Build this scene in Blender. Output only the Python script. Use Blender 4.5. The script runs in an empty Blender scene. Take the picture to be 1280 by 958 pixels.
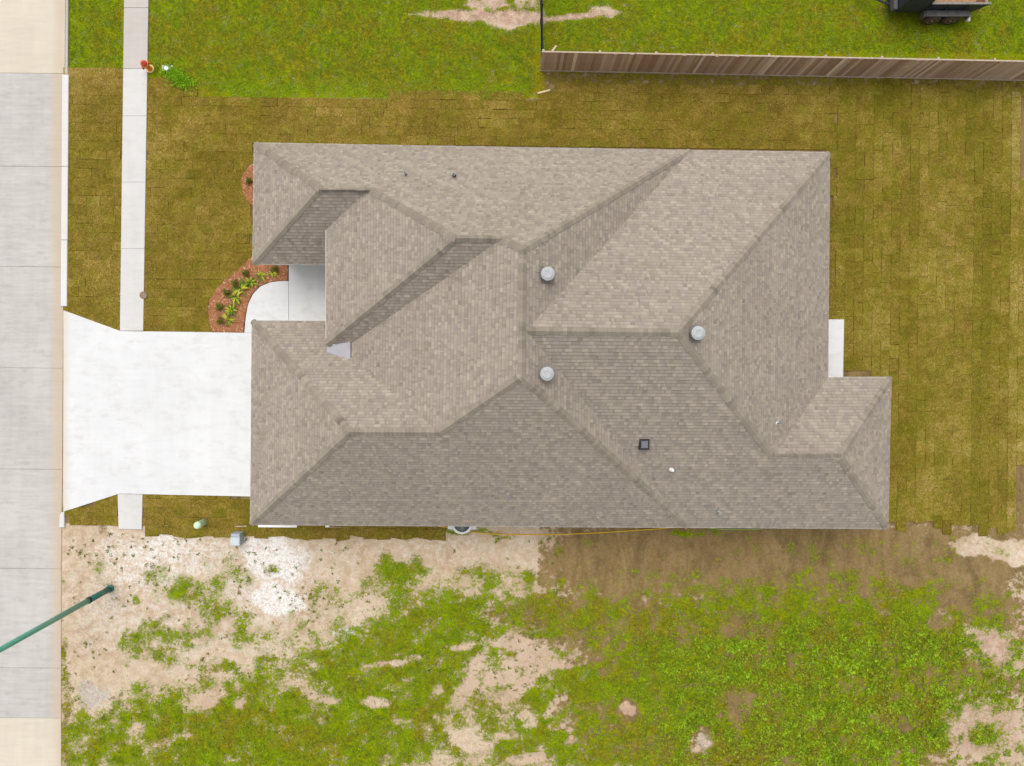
import bpy, math, random
import numpy as np
from mathutils import Vector, Matrix
from mathutils.geometry import tessellate_polygon

SC = bpy.context.scene
COL = SC.collection
R = math.radians
RNG = random.Random(7)
NPR = np.random.default_rng(11)

# ------------------------------------------------------------------ camera, sky, sun, exposure
F, NX, NY, H, EAVE = 888.0, 629.5, 462.7, 32.0, 2.9     # focal length in photo px, nadir point, flying height, eave height
cam_d = bpy.data.cameras.new('camera'); cam = bpy.data.objects.new('camera', cam_d); COL.objects.link(cam)
cam.location = (0, 0, H); cam.rotation_euler = (0, 0, 0)
cam_d.sensor_width = 36; cam_d.lens = F / 1280 * 36
cam_d.shift_x = (640 - NX) / 1280; cam_d.shift_y = -(479 - NY) / 1280
cam_d.clip_start = 0.5; cam_d.clip_end = 3000
SC.camera = cam

SUN_EL, SUN_AZ = 66, 338        # degrees; azimuth clockwise from +y (photo up)
w = bpy.data.worlds.new('World'); SC.world = w; w.use_nodes = True
nt = w.node_tree; nt.nodes.clear()
sky = nt.nodes.new('ShaderNodeTexSky'); sky.sky_type = 'NISHITA'; sky.sun_disc = False
sky.sun_elevation = R(SUN_EL); sky.sun_rotation = R(SUN_AZ); sky.air_density = 1.0; sky.dust_density = 3.0; sky.ozone_density = 1.0
hs = nt.nodes.new('ShaderNodeHueSaturation'); hs.inputs['Saturation'].default_value = 0.16
bg = nt.nodes.new('ShaderNodeBackground'); bg.inputs['Strength'].default_value = 0.15
wo = nt.nodes.new('ShaderNodeOutputWorld')
nt.links.new(sky.outputs[0], hs.inputs['Color']); nt.links.new(hs.outputs[0], bg.inputs[0]); nt.links.new(bg.outputs[0], wo.inputs[0])
sl = bpy.data.lights.new('sun', 'SUN'); sl.energy = 1.05; sl.angle = R(50); sl.color = (1.0, 0.94, 0.85)
so = bpy.data.objects.new('sun', sl); COL.objects.link(so)
so.rotation_euler = (R(90 - SUN_EL), 0, R(180 - SUN_AZ))
sd = Vector((math.sin(R(SUN_AZ)) * math.cos(R(SUN_EL)), math.cos(R(SUN_AZ)) * math.cos(R(SUN_EL)), math.sin(R(SUN_EL))))
so.rotation_euler = sd.to_track_quat('Z', 'Y').to_euler(); so.location = (0, 0, 40)
SC.view_settings.view_transform = 'Standard'; SC.view_settings.look = 'None'
SC.view_settings.gamma = 1; SC.view_settings.use_curve_mapping = False
SC.view_settings.exposure = 0.46

# ------------------------------------------------------------------ helpers
def P(px, py, z=0.0):
    k = (H - z) / F
    return Vector(((px - NX) * k, -(py - NY) * k, z))
KE = (H - EAVE) / F
def U(u, v, h):                 # roof plan pixel at eave level -> metres
    return Vector(((u - NX) * KE, -(v - NY) * KE, EAVE + h * KE))

def tag(o, label=None, cat=None, group=None, kind=None):
    if label: o['label'] = label
    if cat: o['category'] = cat
    if group: o['group'] = group
    if kind: o['kind'] = kind
    return o
def empty(name, loc=(0, 0, 0), rz=0.0):
    o = bpy.data.objects.new(name, None); COL.objects.link(o); o.location = loc; o.rotation_euler = (0, 0, rz)
    o.empty_display_size = 0.2
    return o
def link(name, me, parent=None, mat=None, smooth=False):
    if mat is not None and not me.materials: me.materials.append(mat)
    if smooth: me.polygons.foreach_set('use_smooth', [True] * len(me.polygons))
    o = bpy.data.objects.new(name, me); COL.objects.link(o); o.parent = parent
    return o
class MB:
    def __init__(s): s.v = []; s.f = []
    def add(s, vs, fs):
        b = len(s.v); s.v += [tuple(p) for p in vs]; s.f += [tuple(i + b for i in q) for q in fs]
        return s
    def box(s, x0, y0, z0, x1, y1, z1, c=0.0):
        if c <= 0:
            vs = [(x, y, z) for z in (z0, z1) for x, y in ((x0, y0), (x1, y0), (x1, y1), (x0, y1))]
            return s.add(vs, [(3, 2, 1, 0), (4, 5, 6, 7), (0, 1, 5, 4), (1, 2, 6, 5), (2, 3, 7, 6), (3, 0, 4, 7)])
        return s.prism([(x0, y0), (x1, y0), (x1, y1), (x0, y1)], z0, z1, c)
    def prism(s, poly, z0, z1, c=0.0):
        n = len(poly); 
        a = sum(poly[i][0] * poly[(i + 1) % n][1] - poly[(i + 1) % n][0] * poly[i][1] for i in range(n))
        if a < 0: poly = poly[::-1]
        rings = [[(p[0], p[1], z0) for p in poly]]
        if c > 0:
            rings.append([(p[0], p[1], z1 - c) for p in poly])
            rings.append([(p[0], p[1], z1) for p in inset(poly, c)])
        else: rings.append([(p[0], p[1], z1) for p in poly])
        vs = [q for r in rings for q in r]; fs = [tuple(range(n - 1, -1, -1))]
        for k in range(len(rings) - 1):
            for i in range(n):
                j = (i + 1) % n; fs.append((k * n + i, k * n + j, (k + 1) * n + j, (k + 1) * n + i))
        fs.append(tuple((len(rings) - 1) * n + i for i in range(n)))
        return s.add(vs, fs)
    def tube(s, pts, rad, n=8, caps=True):
        pts = [Vector(p) for p in pts]; rad = rad if isinstance(rad, (list, tuple)) else [rad] * len(pts)
        vs = []; fs = []
        for i, p in enumerate(pts):
            d = (pts[min(i + 1, len(pts) - 1)] - pts[max(i - 1, 0)]).normalized()
            a = d.cross(Vector((0, 0, 1)) if abs(d.z) < .9 else Vector((1, 0, 0))).normalized(); b = d.cross(a)
            for k in range(n):
                t = 2 * math.pi * k / n; vs.append(p + (a * math.cos(t) + b * math.sin(t)) * rad[i])
        for i in range(len(pts) - 1):
            for k in range(n):
                l = (k + 1) % n; fs.append((i * n + k, i * n + l, (i + 1) * n + l, (i + 1) * n + k))
        if caps: fs.append(tuple(range(n - 1, -1, -1))); fs.append(tuple((len(pts) - 1) * n + k for k in range(n)))
        return s.add(vs, fs)
    def lathe(s, prof, n=20, c=(0, 0, 0)):
        vs = []; fs = []
        for r, z in prof:
            for k in range(n):
                t = 2 * math.pi * k / n; vs.append((c[0] + r * math.cos(t), c[1] + r * math.sin(t), c[2] + z))
        for i in range(len(prof) - 1):
            for k in range(n):
                l = (k + 1) % n; fs.append((i * n + k, i * n + l, (i + 1) * n + l, (i + 1) * n + k))
        fs.append(tuple(range(n - 1, -1, -1))); fs.append(tuple((len(prof) - 1) * n + k for k in range(n)))
        return s.add(vs, fs)
    def mesh(s, name):
        me = bpy.data.meshes.new(name); me.from_pydata(s.v, [], s.f); me.update(); return me
    def build(s, name, mat, parent=None, smooth=False): return link(name, s.mesh(name), parent, mat, smooth)
def inset(poly, d):
    n = len(poly); out = []
    for i in range(n):
        a, b, c = Vector(poly[i - 1][:2]), Vector(poly[i][:2]), Vector(poly[(i + 1) % n][:2])
        e1 = (b - a).normalized(); e2 = (c - b).normalized()
        n1 = Vector((-e1.y, e1.x)); n2 = Vector((-e2.y, e2.x)); m = n1 + n2
        m = m / max(.3, m.dot(n1)) if m.length > 1e-6 else n1
        out.append(tuple(b + m * d))
    return out
def bulk(name, verts, nface, k, mat, parent=None, tint=None):
    """fast mesh: verts (N,3), every face k consecutive verts; tint (nface,3) face colours"""
    me = bpy.data.meshes.new(name); nv = len(verts)
    me.vertices.add(nv); me.vertices.foreach_set('co', np.ascontiguousarray(verts, np.float32).ravel())
    me.loops.add(nface * k); me.loops.foreach_set('vertex_index', np.arange(nface * k, dtype=np.int32))
    me.polygons.add(nface); me.polygons.foreach_set('loop_start', np.arange(0, nface * k, k, dtype=np.int32))
    me.update(calc_edges=True)
    if tint is not None: facecol(me, tint)
    return link(name, me, parent, mat)
def facecol(me, cols, name='tint'):
    at = me.attributes.new(name, 'FLOAT_COLOR', 'FACE')
    c = np.ones((len(me.polygons), 4), np.float32); c[:, :3] = cols
    at.data.foreach_set('color', c.ravel())

# numpy value noise
_T = NPR.random((256, 256))
def vnoise(x, y):
    xi = np.floor(x).astype(int); yi = np.floor(y).astype(int); fx = x - xi; fy = y - yi
    fx = fx * fx * (3 - 2 * fx); fy = fy * fy * (3 - 2 * fy)
    g = lambda a, b: _T[a & 255, b & 255]
    return (g(xi, yi) * (1 - fx) + g(xi + 1, yi) * fx) * (1 - fy) + (g(xi, yi + 1) * (1 - fx) + g(xi + 1, yi + 1) * fx) * fy
def fbm(x, y, o=4, s=0.0):
    r = 0; a = .5; t = 0
    for i in range(o):
        r = r + a * vnoise(x * 2 ** i + 17.3 * i + s, y * 2 ** i + 9.1 * i + s * 1.7); t += a; a *= .5
    return r / t

# ------------------------------------------------------------------ materials
class NB:
    def __init__(s, name, rough=.8, metal=0.0, spec=.3):
        s.m = bpy.data.materials.new(name); s.m.use_nodes = True; s.t = s.m.node_tree; s.t.nodes.clear()
        s.out = s.t.nodes.new('ShaderNodeOutputMaterial'); s.b = s.t.nodes.new('ShaderNodeBsdfPrincipled')
        s.b.inputs['Roughness'].default_value = rough; s.b.inputs['Metallic'].default_value = metal
        s.b.inputs['Specular IOR Level'].default_value = spec
        s.t.links.new(s.b.outputs[0], s.out.inputs[0]); s._c = None
    def n(s, ty): return s.t.nodes.new(ty)
    def l(s, a, b): s.t.links.new(a, b)
    def coord(s):
        if s._c is None: s._c = s.n('ShaderNodeTexCoord').outputs['Object']
        return s._c
    def mapped(s, scale=(1, 1, 1), rot=(0, 0, 0), loc=(0, 0, 0)):
        m = s.n('ShaderNodeMapping'); m.inputs['Scale'].default_value = scale; m.inputs['Rotation'].default_value = rot; m.inputs['Location'].default_value = loc
        s.l(s.coord(), m.inputs[0]); return m.outputs[0]
    def noise(s, scale, detail=4, rough=.6, vec=None, dist=0.0):
        k = s.n('ShaderNodeTexNoise'); k.inputs['Scale'].default_value = scale; k.inputs['Detail'].default_value = detail
        k.inputs['Roughness'].default_value = rough; k.inputs['Distortion'].default_value = dist
        s.l(vec if vec is not None else s.coord(), k.inputs['Vector']); return k.outputs[0]
    def ramp(s, fac, stops, interp='LINEAR'):
        r = s.n('ShaderNodeValToRGB'); r.color_ramp.interpolation = interp; e = r.color_ramp.elements
        while len(e) < len(stops): e.new(.5)
        for i, (p, c) in enumerate(stops):
            e[i].position = p; c = (c, c, c) if not isinstance(c, (tuple, list)) else c; e[i].color = (*c, 1)
        s.l(fac, r.inputs[0]); return r.outputs[0]
    def val(s, x, sock):
        if isinstance(x, (int, float)): sock.default_value = x
        elif isinstance(x, tuple): sock.default_value = (*x, 1)
        else: s.l(x, sock)
    def mix(s, f, a, b, mode='MIX'):
        m = s.n('ShaderNodeMix'); m.data_type = 'RGBA'; m.blend_type = mode
        s.val(f, m.inputs[0]); s.val(a, m.inputs[6]); s.val(b, m.inputs[7]); return m.outputs[2]
    def math(s, op, a, b=0.0, clamp=False):
        m = s.n('ShaderNodeMath'); m.operation = op; m.use_clamp = clamp; s.val(a, m.inputs[0]); s.val(b, m.inputs[1]); return m.outputs[0]
    def step(s, x, lo, hi):
        m = s.n('ShaderNodeMapRange'); m.interpolation_type = 'SMOOTHSTEP'; s.val(x, m.inputs[0])
        m.inputs[1].default_value = lo; m.inputs[2].default_value = hi; return m.outputs[0]
    def attr(s, name):
        a = s.n('ShaderNodeAttribute'); a.attribute_name = name
        p = s.n('ShaderNodeSeparateColor'); s.l(a.outputs['Color'], p.inputs[0]); return a.outputs['Color'], p.outputs
    def xyz(s):
        p = s.n('ShaderNodeSeparateXYZ'); s.l(s.coord(), p.inputs[0]); return p.outputs
    def rand(s): return s.n('ShaderNodeObjectInfo').outputs['Random']
    def bump(s, h, st=.3, dist=.02):
        b = s.n('ShaderNodeBump'); b.inputs['Strength'].default_value = st; b.inputs['Distance'].default_value = dist
        s.l(h, b.inputs['Height']); s.l(b.outputs[0], s.b.inputs['Normal'])
    def col(s, c): s.val(c, s.b.inputs['Base Color']); return s
    def hsv(s, c, h=.5, sat=1.0, v=1.0):
        k = s.n('ShaderNodeHueSaturation'); s.val(h, k.inputs['Hue']); s.val(sat, k.inputs['Saturation']); s.val(v, k.inputs['Value']); s.l(c, k.inputs['Color']); return k.outputs[0]
M = {}
def simple(name, a, b, scale=6, rough=.7, metal=0, bump=.1, spec=.3, detail=5):
    k = NB(name, rough, metal, spec); f = k.noise(scale, detail, .65)
    k.col(k.ramp(f, [(.32, a), (.68, b)])); k.bump(f, bump, .01); M[name] = k.m
    return k
simple('white_paint', (.74, .73, .70), (.82, .81, .78), 3, .55)
simple('drip_metal', (.52, .52, .53), (.62, .62, .63), 4, .45, .2)
simple('membrane', (.325, .318, .345), (.375, .365, .39), 2.5, .6, 0, .05)
simple('galvanised', (.33, .34, .35), (.43, .44, .45), 14, .75, 0, .05, .15)
simple('galvanised_dark', (.16, .17, .18), (.26, .27, .28), 14, .5, .5, .05)
simple('black_plastic', (.010, .011, .012), (.022, .023, .026), 18, .55)
simple('slate_plastic', (.10, .11, .13), (.15, .16, .18), 18, .5)
simple('pvc', (.72, .72, .72), (.80, .80, .80), 9, .4)
simple('lead', (.20, .22, .25), (.34, .36, .40), 16, .5, .3)
simple('brick_wall', (.50, .46, .41), (.62, .58, .53), 5, .85, 0, .4)
simple('pole_green', (.014, .105, .085), (.022, .155, .125), 3, .35, .1, .03, .5)
simple('pole_green_pale', (.085, .30, .22), (.125, .38, .29), 2, .3, .1, .03, .5)
simple('pedestal_green', (.50, .68, .46), (.60, .76, .54), 3, .5, 0, .03)
simple('box_grey', (.28, .33, .36), (.36, .41, .44), 6, .5, .1)
simple('box_lid', (.42, .48, .51), (.50, .56, .58), 6, .45, .1)
simple('hydrant_orange', (.66, .20, .035), (.78, .29, .06), 12, .5)
simple('hydrant_red', (.50, .055, .03), (.62, .10, .05), 14, .5)
simple('hydrant_yellow', (.74, .46, .12), (.82, .58, .22), 14, .5)
simple('trailer_paint', (.012, .015, .022), (.030, .036, .048), 5, .45, .1, .05, .4)
simple('trailer_edge', (.16, .15, .15), (.28, .25, .23), 8, .5, .3)
simple('fender_grey', (.07, .07, .075), (.13, .12, .115), 9, .6, .2)
simple('rubber', (.045, .036, .028), (.10, .078, .055), 16, .85)
simple('rim_tan', (.36, .27, .18), (.52, .41, .29), 20, .6, .2)
simple('bed_wood', (.26, .14, .07), (.42, .26, .14), 7, .8)
simple('black_metal', (.006, .008, .009), (.014, .018, .020), 6, .4, .3)
simple('cast_lid', (.22, .15, .11), (.32, .23, .17), 14, .8, .2)
simple('cord_yellow', (.62, .36, .008), (.72, .44, .015), 9, .5)
simple('hose_green', (.20, .42, .06), (.32, .52, .12), 5, .45)
simple('ac_shell', (.60, .60, .58), (.70, .70, .68), 6, .5, .1)
simple('ac_dark', (.012, .015, .022), (.03, .035, .045), 8, .5, .3)
simple('raw_wood', (.55, .40, .26), (.68, .53, .37), 11, .8)
simple('stem_brown', (.07, .045, .02), (.12, .08, .04), 14, .9)
simple('glass_dark', (.02, .025, .03), (.04, .045, .05), 4, .1, 0, 0, .6)
simple('garage_paint', (.70, .68, .64), (.76, .74, .70), 3, .5)
simple('mound_dirt', (.36, .235, .16), (.50, .35, .25), 9, .95, 0, .6)
simple('mound_pale', (.34, .26, .20), (.50, .41, .33), 9, .95, 0, .6)
simple('rubble_stone', (.46, .42, .37), (.66, .62, .57), 14, .9, 0, .5)

def concrete(name, a, b, streak=.35, stain=None, spots=False):
    k = NB(name, .85, 0, .2)
    big = k.noise(.35, 4, .6); fine = k.noise(26, 5, .7)
    st = k.noise(1.0, 5, .62, k.mapped((.7, 7, 1)))
    st2 = k.noise(1.0, 4, .6, k.mapped((2.2, .25, 1)))
    f = k.math('ADD', k.math('MULTIPLY', big, .55), k.math('ADD', k.math('MULTIPLY', st, streak), k.math('MULTIPLY', st2, .28)))
    f = k.math('ADD', f, k.math('MULTIPLY', fine, .16))
    c = k.ramp(f, [(.44, a), (.86, b)])
    if spots:
        sp = k.noise(1.6, 6, .7, k.mapped((.8, 1.6, 1), loc=(3.1, 0, 0)))
        c = k.mix(k.math('MULTIPLY', k.step(sp, .48, .70), .34), c, (.44, .42, .39) if name != 'street_grey' else (.30, .28, .25))
    if stain:                                     # dust lying along the gutter line
        x0, x1, x2, colr, amt = stain
        x = k.xyz()[0]; wob = k.math('ADD', x, k.math('MULTIPLY', k.math('SUBTRACT', k.noise(1.3, 4), .5), .22))
        g = k.math('MULTIPLY', k.step(wob, x0, x1), k.math('SUBTRACT', 1.0, k.step(wob, x1 + .02, x2)))
        c = k.mix(k.math('MULTIPLY', g, amt), c, colr)
    k.col(c); k.bump(k.math('ADD', fine, k.math('MULTIPLY', st, .5)), .12, .01); M[name] = k.m
GUT = P(78, 400).x
concrete('street_grey', (.335, .322, .305), (.485, .467, .443), .5, (GUT - .75, GUT - .12, GUT + .4, (.47, .37, .27), .75), True)
concrete('street_cream', (.47, .42, .34), (.60, .545, .45), .4, (GUT - .6, GUT - .1, GUT + .4, (.47, .36, .27), .5))
concrete('walk_white', (.50, .49, .475), (.61, .60, .585), .25, None, True)
concrete('drive_white', (.56, .565, .57), (.66, .665, .67), .3, (GUT - 1, GUT + .05, GUT + .55, (.56, .48, .38), .6), True)
concrete('walk_old', (.40, .37, .345), (.52, .485, .45), .3)
concrete('kerb_white', (.54, .53, .51), (.64, .63, .61), .3)
concrete('kerb_old', (.34, .32, .28), (.48, .45, .40), .3)

# shingles: tint attribute = granule blend of the tab, upslope coordinate stored in 'row'
k = NB('shingle', .92, 0, .15); k._c = k.n('ShaderNodeNewGeometry').outputs['Position']
tc, tp = k.attr('tint'); gran = k.noise(45, 4, .75); big = k.noise(.5, 3, .5)
c = k.hsv(tc, .5, 1.0, k.math('ADD', .86, k.math('MULTIPLY', gran, .28)))
c = k.hsv(c, .5, 1.0, k.math('ADD', .90, k.math('MULTIPLY', big, .2)))
k.col(c); k.bump(gran, .35, .006); M['shingle'] = k.m
k = NB('ridge_shingle', .92, 0, .15)
gran = k.noise(40, 4, .75)
c = k.mix(k.rand(), (.195, .172, .140), (.285, .252, .212)); c = k.hsv(c, .5, 1.0, k.math('ADD', .85, k.math('MULTIPLY', gran, .3)))
k.col(c); k.bump(gran, .3, .006); M['ridge_shingle'] = k.m

# fence boards: weathered brown, each its own tone
k = NB('fence_wood', .9, 0, .15)
g = k.noise(1.0, 6, .7, k.mapped((38, 38, 1.6))); r = k.rand(); b2 = k.noise(2.2, 3)
c = k.ramp(r, [(0, (.20, .125, .078)), (.4, (.255, .170, .115)), (.75, (.30, .215, .155)), (.93, (.34, .25, .19)), (1, (.48, .39, .30))])
c = k.hsv(c, .5, 1.0, k.math('ADD', .92, k.math('ADD', k.math('MULTIPLY', g, .6), k.math('MULTIPLY', b2, .5))))
k.col(c); k.bump(g, .3, .006); M['fence_wood'] = k.m
simple('fence_rail', (.36, .28, .20), (.50, .41, .31), 7, .9)

# foliage with face tint
def leafmat(name, hue=.5):
    k = NB(name, .65, 0, .25); tc, tp = k.attr('tint')
    k.col(k.hsv(tc, .5, 1.0, k.math('ADD', .85, k.math('MULTIPLY', k.noise(9, 3), .3))))
    k.b.inputs['Subsurface Weight'].default_value = 0.0
    tr = k.n('ShaderNodeBsdfTranslucent'); k.l(tc, tr.inputs[0]); ms = k.n('ShaderNodeMixShader'); ms.inputs[0].default_value = .25
    k.l(k.b.outputs[0], ms.inputs[1]); k.l(tr.outputs[0], ms.inputs[2]); k.l(ms.outputs[0], k.out.inputs[0])
    M[name] = k.m
leafmat('leaf')

# mulch
k = NB('mulch', .95, 0, .1)
n1 = k.noise(22, 6, .75); n2 = k.noise(1.6, 3)
c = k.ramp(n1, [(.28, (.15, .055, .025)), (.5, (.36, .155, .075)), (.72, (.50, .25, .14))])
k.col(k.hsv(c, .5, 1.0, k.math('ADD', .8, k.math('MULTIPLY', n2, .4)))); k.bump(n1, .8, .03); M['mulch'] = k.m
k = NB('chip', .95, 0, .1); tc, tp = k.attr('tint'); k.col(tc); M['chip'] = k.m

# sod: tint R = straw share, G = value, B = greenness shift
k = NB('sod', .97, 0, .03)
tc, tp = k.attr('tint')
n1 = k.step(k.noise(11, 7, .82), .28, .72); n2 = k.step(k.noise(1.9, 5, .7, None, .6), .3, .7); n3 = k.step(k.noise(.42, 4, .6), .3, .7); nf = k.step(k.noise(26, 4, .8), .25, .75)
fib = k.step(k.noise(1.0, 5, .75, k.mapped((34, 9, 1), rot=(0, 0, .5))), .3, .72)
straw = k.math('ADD', k.math('MULTIPLY', n1, .36), k.math('ADD', k.math('MULTIPLY', n2, .17), k.math('ADD', k.math('MULTIPLY', n3, .12), k.math('ADD', k.math('MULTIPLY', fib, .32), k.math('MULTIPLY', k.math('SUBTRACT', tp[0], .45), .42)))))
sv = k.step(straw, .10, 1.0)
c = k.ramp(sv, [(0, (.112, .082, .010)), (.28, (.182, .128, .019)), (.52, (.250, .176, .032)), (.76, (.345, .240, .070)), (1, (.56, .41, .21))])
green = k.ramp(sv, [(0, (.098, .104, .005)), (.5, (.188, .172, .013)), (1, (.36, .30, .08))])
gm = k.step(k.math('ADD', k.math('MULTIPLY', tp[2], .7), k.math('MULTIPLY', k.step(k.noise(1.1, 4, .65, k.mapped((1, 1, 1), loc=(9, 4, 0))), .35, .7), .5)), .35, 1.0)
c = k.mix(k.math('MULTIPLY', gm, .62), c, green)
c = k.hsv(c, .5, 1.0, k.math('ADD', k.math('MULTIPLY', tp[1], .34), k.math('ADD', .50, k.math('MULTIPLY', nf, .92))))
k.col(c); k.bump(k.math('ADD', n1, nf), .7, .03); M['sod'] = k.m

# open ground: m1 = (vegetation cover, white spoil, mud) m2 = (grey gravel, dry grass, pink soil)
k = NB('ground', .97, 0, .03)
_, a1 = k.attr('m1'); _, a2 = k.attr('m2')
nA = k.step(k.noise(2.6, 8, .72), .26, .74); nB = k.step(k.noise(8, 7, .78), .25, .75); nC = k.step(k.noise(.5, 4, .6), .28, .72); nD = k.step(k.noise(28, 4, .8), .25, .75)
sand = k.ramp(k.math('ADD', k.math('MULTIPLY', nA, .6), k.math('MULTIPLY', nC, .4)), [(.15, (.46, .335, .22)), (.5, (.56, .435, .31)), (.85, (.66, .545, .42))])
streak = k.noise(1.0, 6, .65, k.mapped((1.7, .42, 1), rot=(0, 0, .12)), .9)
mud = k.ramp(k.math('ADD', k.math('MULTIPLY', streak, .7), k.math('MULTIPLY', nB, .3)), [(.20, (.155, .103, .043)), (.5, (.25, .170, .075)), (.80, (.36, .255, .135))])
pink = k.ramp(nA, [(.3, (.42, .28, .20)), (.7, (.58, .43, .33))])
grav = k.ramp(nB, [(.3, (.36, .31, .28)), (.7, (.60, .56, .52))])
damp = k.step(k.noise(.9, 6, .68, k.mapped((1.3, .8, 1), loc=(5, 2, 0)), .8), .46, .66)
mud = k.mix(k.math('MULTIPLY', damp, .75), mud, k.hsv(mud, .5, 1.0, .62))
c = k.mix(k.step(k.math('ADD', a2[2], k.math('MULTIPLY', k.math('SUBTRACT', nA, .5), .9)), .3, .7), sand, pink)
c = k.mix(k.step(k.math('ADD', a1[2], k.math('MULTIPLY', k.math('SUBTRACT', nA, .5), .8)), .32, .68), c, mud)
c = k.mix(k.math('MULTIPLY', k.step(k.math('ADD', a2[0], k.math('MULTIPLY', k.math('SUBTRACT', nB, .5), .8)), .25, .95), .8), c, grav)
wn = k.math('ADD', a1[1], k.math('ADD', k.math('MULTIPLY', k.math('SUBTRACT', nA, .5), .5), k.math('MULTIPLY', k.math('SUBTRACT', nB, .5), .4)))
c = k.mix(k.step(wn, .22, .98), c, k.ramp(nB, [(.3, (.62, .54, .47)), (.6, (.82, .79, .76))]))
c = k.hsv(c, .5, 1.0, k.math('ADD', .78, k.math('MULTIPLY', nD, .44)))
gcol = k.ramp(k.math('ADD', k.math('MULTIPLY', nB, .65), k.math('MULTIPLY', nA, .35)), [(.06, (.095, .122, .001)), (.42, (.160, .212, .002)), (.66, (.215, .280, .003)), (.92, (.30, .37, .015))])
dry = k.ramp(nB, [(.08, (.125, .108, .003)), (.5, (.205, .186, .005)), (.9, (.31, .275, .025))])
gcol = k.mix(k.step(k.math('ADD', a2[1], k.math('MULTIPLY', k.math('SUBTRACT', nA, .5), .8)), .2, .9), gcol, dry)
gcol = k.hsv(gcol, .5, 1.0, k.math('ADD', .74, k.math('MULTIPLY', nD, .56)))
vg = k.math('ADD', k.math('MULTIPLY', a1[0], 1.3), k.math('ADD', k.math('MULTIPLY', k.math('SUBTRACT', nA, .5), .75), k.math('MULTIPLY', k.math('SUBTRACT', nB, .5), 1.2)))
vs = k.step(vg, .38, .98)
c = k.mix(vs, c, gcol)
k.col(c); k.bump(k.math('ADD', k.math('ADD', nB, nD), vs), .6, .03); M['ground'] = k.m

# ------------------------------------------------------------------ ground cover maps (photo plan coordinates -> what lies there)
def blob(x, y, cx, cy, rx, ry, ang=0, soft=.5):
    c, s = math.cos(R(ang)), math.sin(R(ang)); dx = x - cx; dy = y - cy
    d = np.sqrt(((dx * c + dy * s) / rx) ** 2 + ((-dx * s + dy * c) / ry) ** 2)
    t = np.clip((1 + soft / 2 - d) / soft, 0, 1); return t * t * (3 - 2 * t)
VEG = [  # cx cy rx ry ang cover
 (330, 925, 270, 62, 0, .93), (120, 930, 60, 45, 0, .72), (200, 885, 80, 34, -8, .66), (480, 850, 120, 70, 10, .90), (560, 800, 90, 40, 0, .90), (500, 715, 36, 24, 12, .85),
 (520, 745, 70, 26, 10, .62), (560, 765, 70, 22, -12, .8), (330, 870, 70, 30, 0, .75), (270, 850, 40, 30, 0, .6), (380, 830, 60, 26, 0, .62),
 (215, 740, 22, 20, 20, .62), (262, 760, 26, 30, 0, .55), (190, 805, 34, 26, 0, .52), (250, 800, 40, 20, 0, .5), (280, 735, 30, 34, 0, .5), (310, 790, 30, 20, 0, .5), (175, 750, 10, 8, 0, .7), (120, 712, 12, 7, 0, .55), (196, 720, 14, 9, 0, .5),
 (340, 715, 9, 8, 0, .5), (420, 745, 40, 18, 0, .44), (600, 740, 60, 30, 0, .5), (80, 880, 7, 130, 0, .6),
 (1000, 880, 300, 110, 0, .80), (1060, 800, 200, 60, 4, .80), (840, 850, 120, 90, 0, .80), (760, 780, 130, 34, 0, .62), (690, 760, 90, 32, 0, .55), (880, 770, 120, 34, 0, .62),
 (1000, 755, 140, 26, 3, .66), (1130, 745, 40, 20, 0, .7), (1220, 860, 70, 60, 0, .70), (1240, 760, 30, 30, 20, .45), (700, 860, 70, 40, 0, .85), (780, 930, 220, 50, 0, .72), (640, 930, 70, 40, 0, .7), (620, 870, 30, 60, 40, .5),
 (980, 728, 280, 14, 0, .36), (1080, 690, 160, 20, 0, .14), (590, 725, 50, 18, 0, .45), (660, 722, 20, 8, 0, .6), (700, 690, 10, 8, 0, .4), (740, 683, 10, 6, 0, .4), (860, 668, 40, 5, 0, .6), (600, 667, 60, 4, 0, .6)]
BARE = [(585, 20, 66, 7, 3, .95), (640, 22, 50, 8, 0, .95), (700, 22, 75, 4, -3, .85), (610, 6, 28, 9, 0, .75), (655, 6, 14, 8, 0, .6), (625, 26, 30, 10, 10, .9), (755, 16, 16, 9, 0, .8),
 (655, 803, 44, 8, 1, .95), (590, 848, 48, 8, -62, 1), (574, 872, 17, 10, -60, .95), (655, 853, 42, 10, -47, .95), (632, 846, 22, 8, -10, .7), (697, 829, 26, 6, -8, .85), (744, 823, 13, 4, 0, .8), (757, 838, 8, 6, 0, .85), (700, 885, 18, 8, -40, .85), (700, 908, 14, 6, 0, .7),
 (585, 926, 28, 13, 20, .8), (600, 942, 14, 12, 0, .6), (662, 909, 13, 4, -12, .8), (656, 949, 24, 6, -5, .9), (628, 922, 20, 5, 0, .6), (572, 808, 20, 5, -6, .8), (490, 829, 30, 4, -4, .8), (520, 822, 16, 4, -10, .6), (548, 862, 8, 6, 0, .7), (470, 877, 18, 6, 0, .8), (505, 900, 12, 4, 0, .4),
 (400, 872, 24, 5, 20, .6), (350, 830, 20, 5, 0, .5), (260, 875, 22, 10, -18, .7), (300, 880, 10, 8, 0, .6),
 (927, 880, 14, 22, 0, .7), (877, 925, 17, 14, 20, .9), (785, 887, 16, 15, 0, .6), (714, 925, 7, 8, 0, .6), (935, 785, 40, 16, 0, .6), (1240, 812, 22, 11, 30, .75), (1262, 835, 10, 18, 0, .6), (1210, 900, 26, 14, -40, .62), (1262, 905, 24, 16, 0, .66), (1170, 780, 20, 10, 0, .5), (1200, 942, 36, 12, 0, .5), (1130, 905, 26, 10, 0, .5), (1060, 855, 20, 14, 0, .4),
 (215, 925, 34, 6, -15, .5), (112, 868, 26, 15, -25, .8), (170, 918, 12, 16, 30, .5)]
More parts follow.
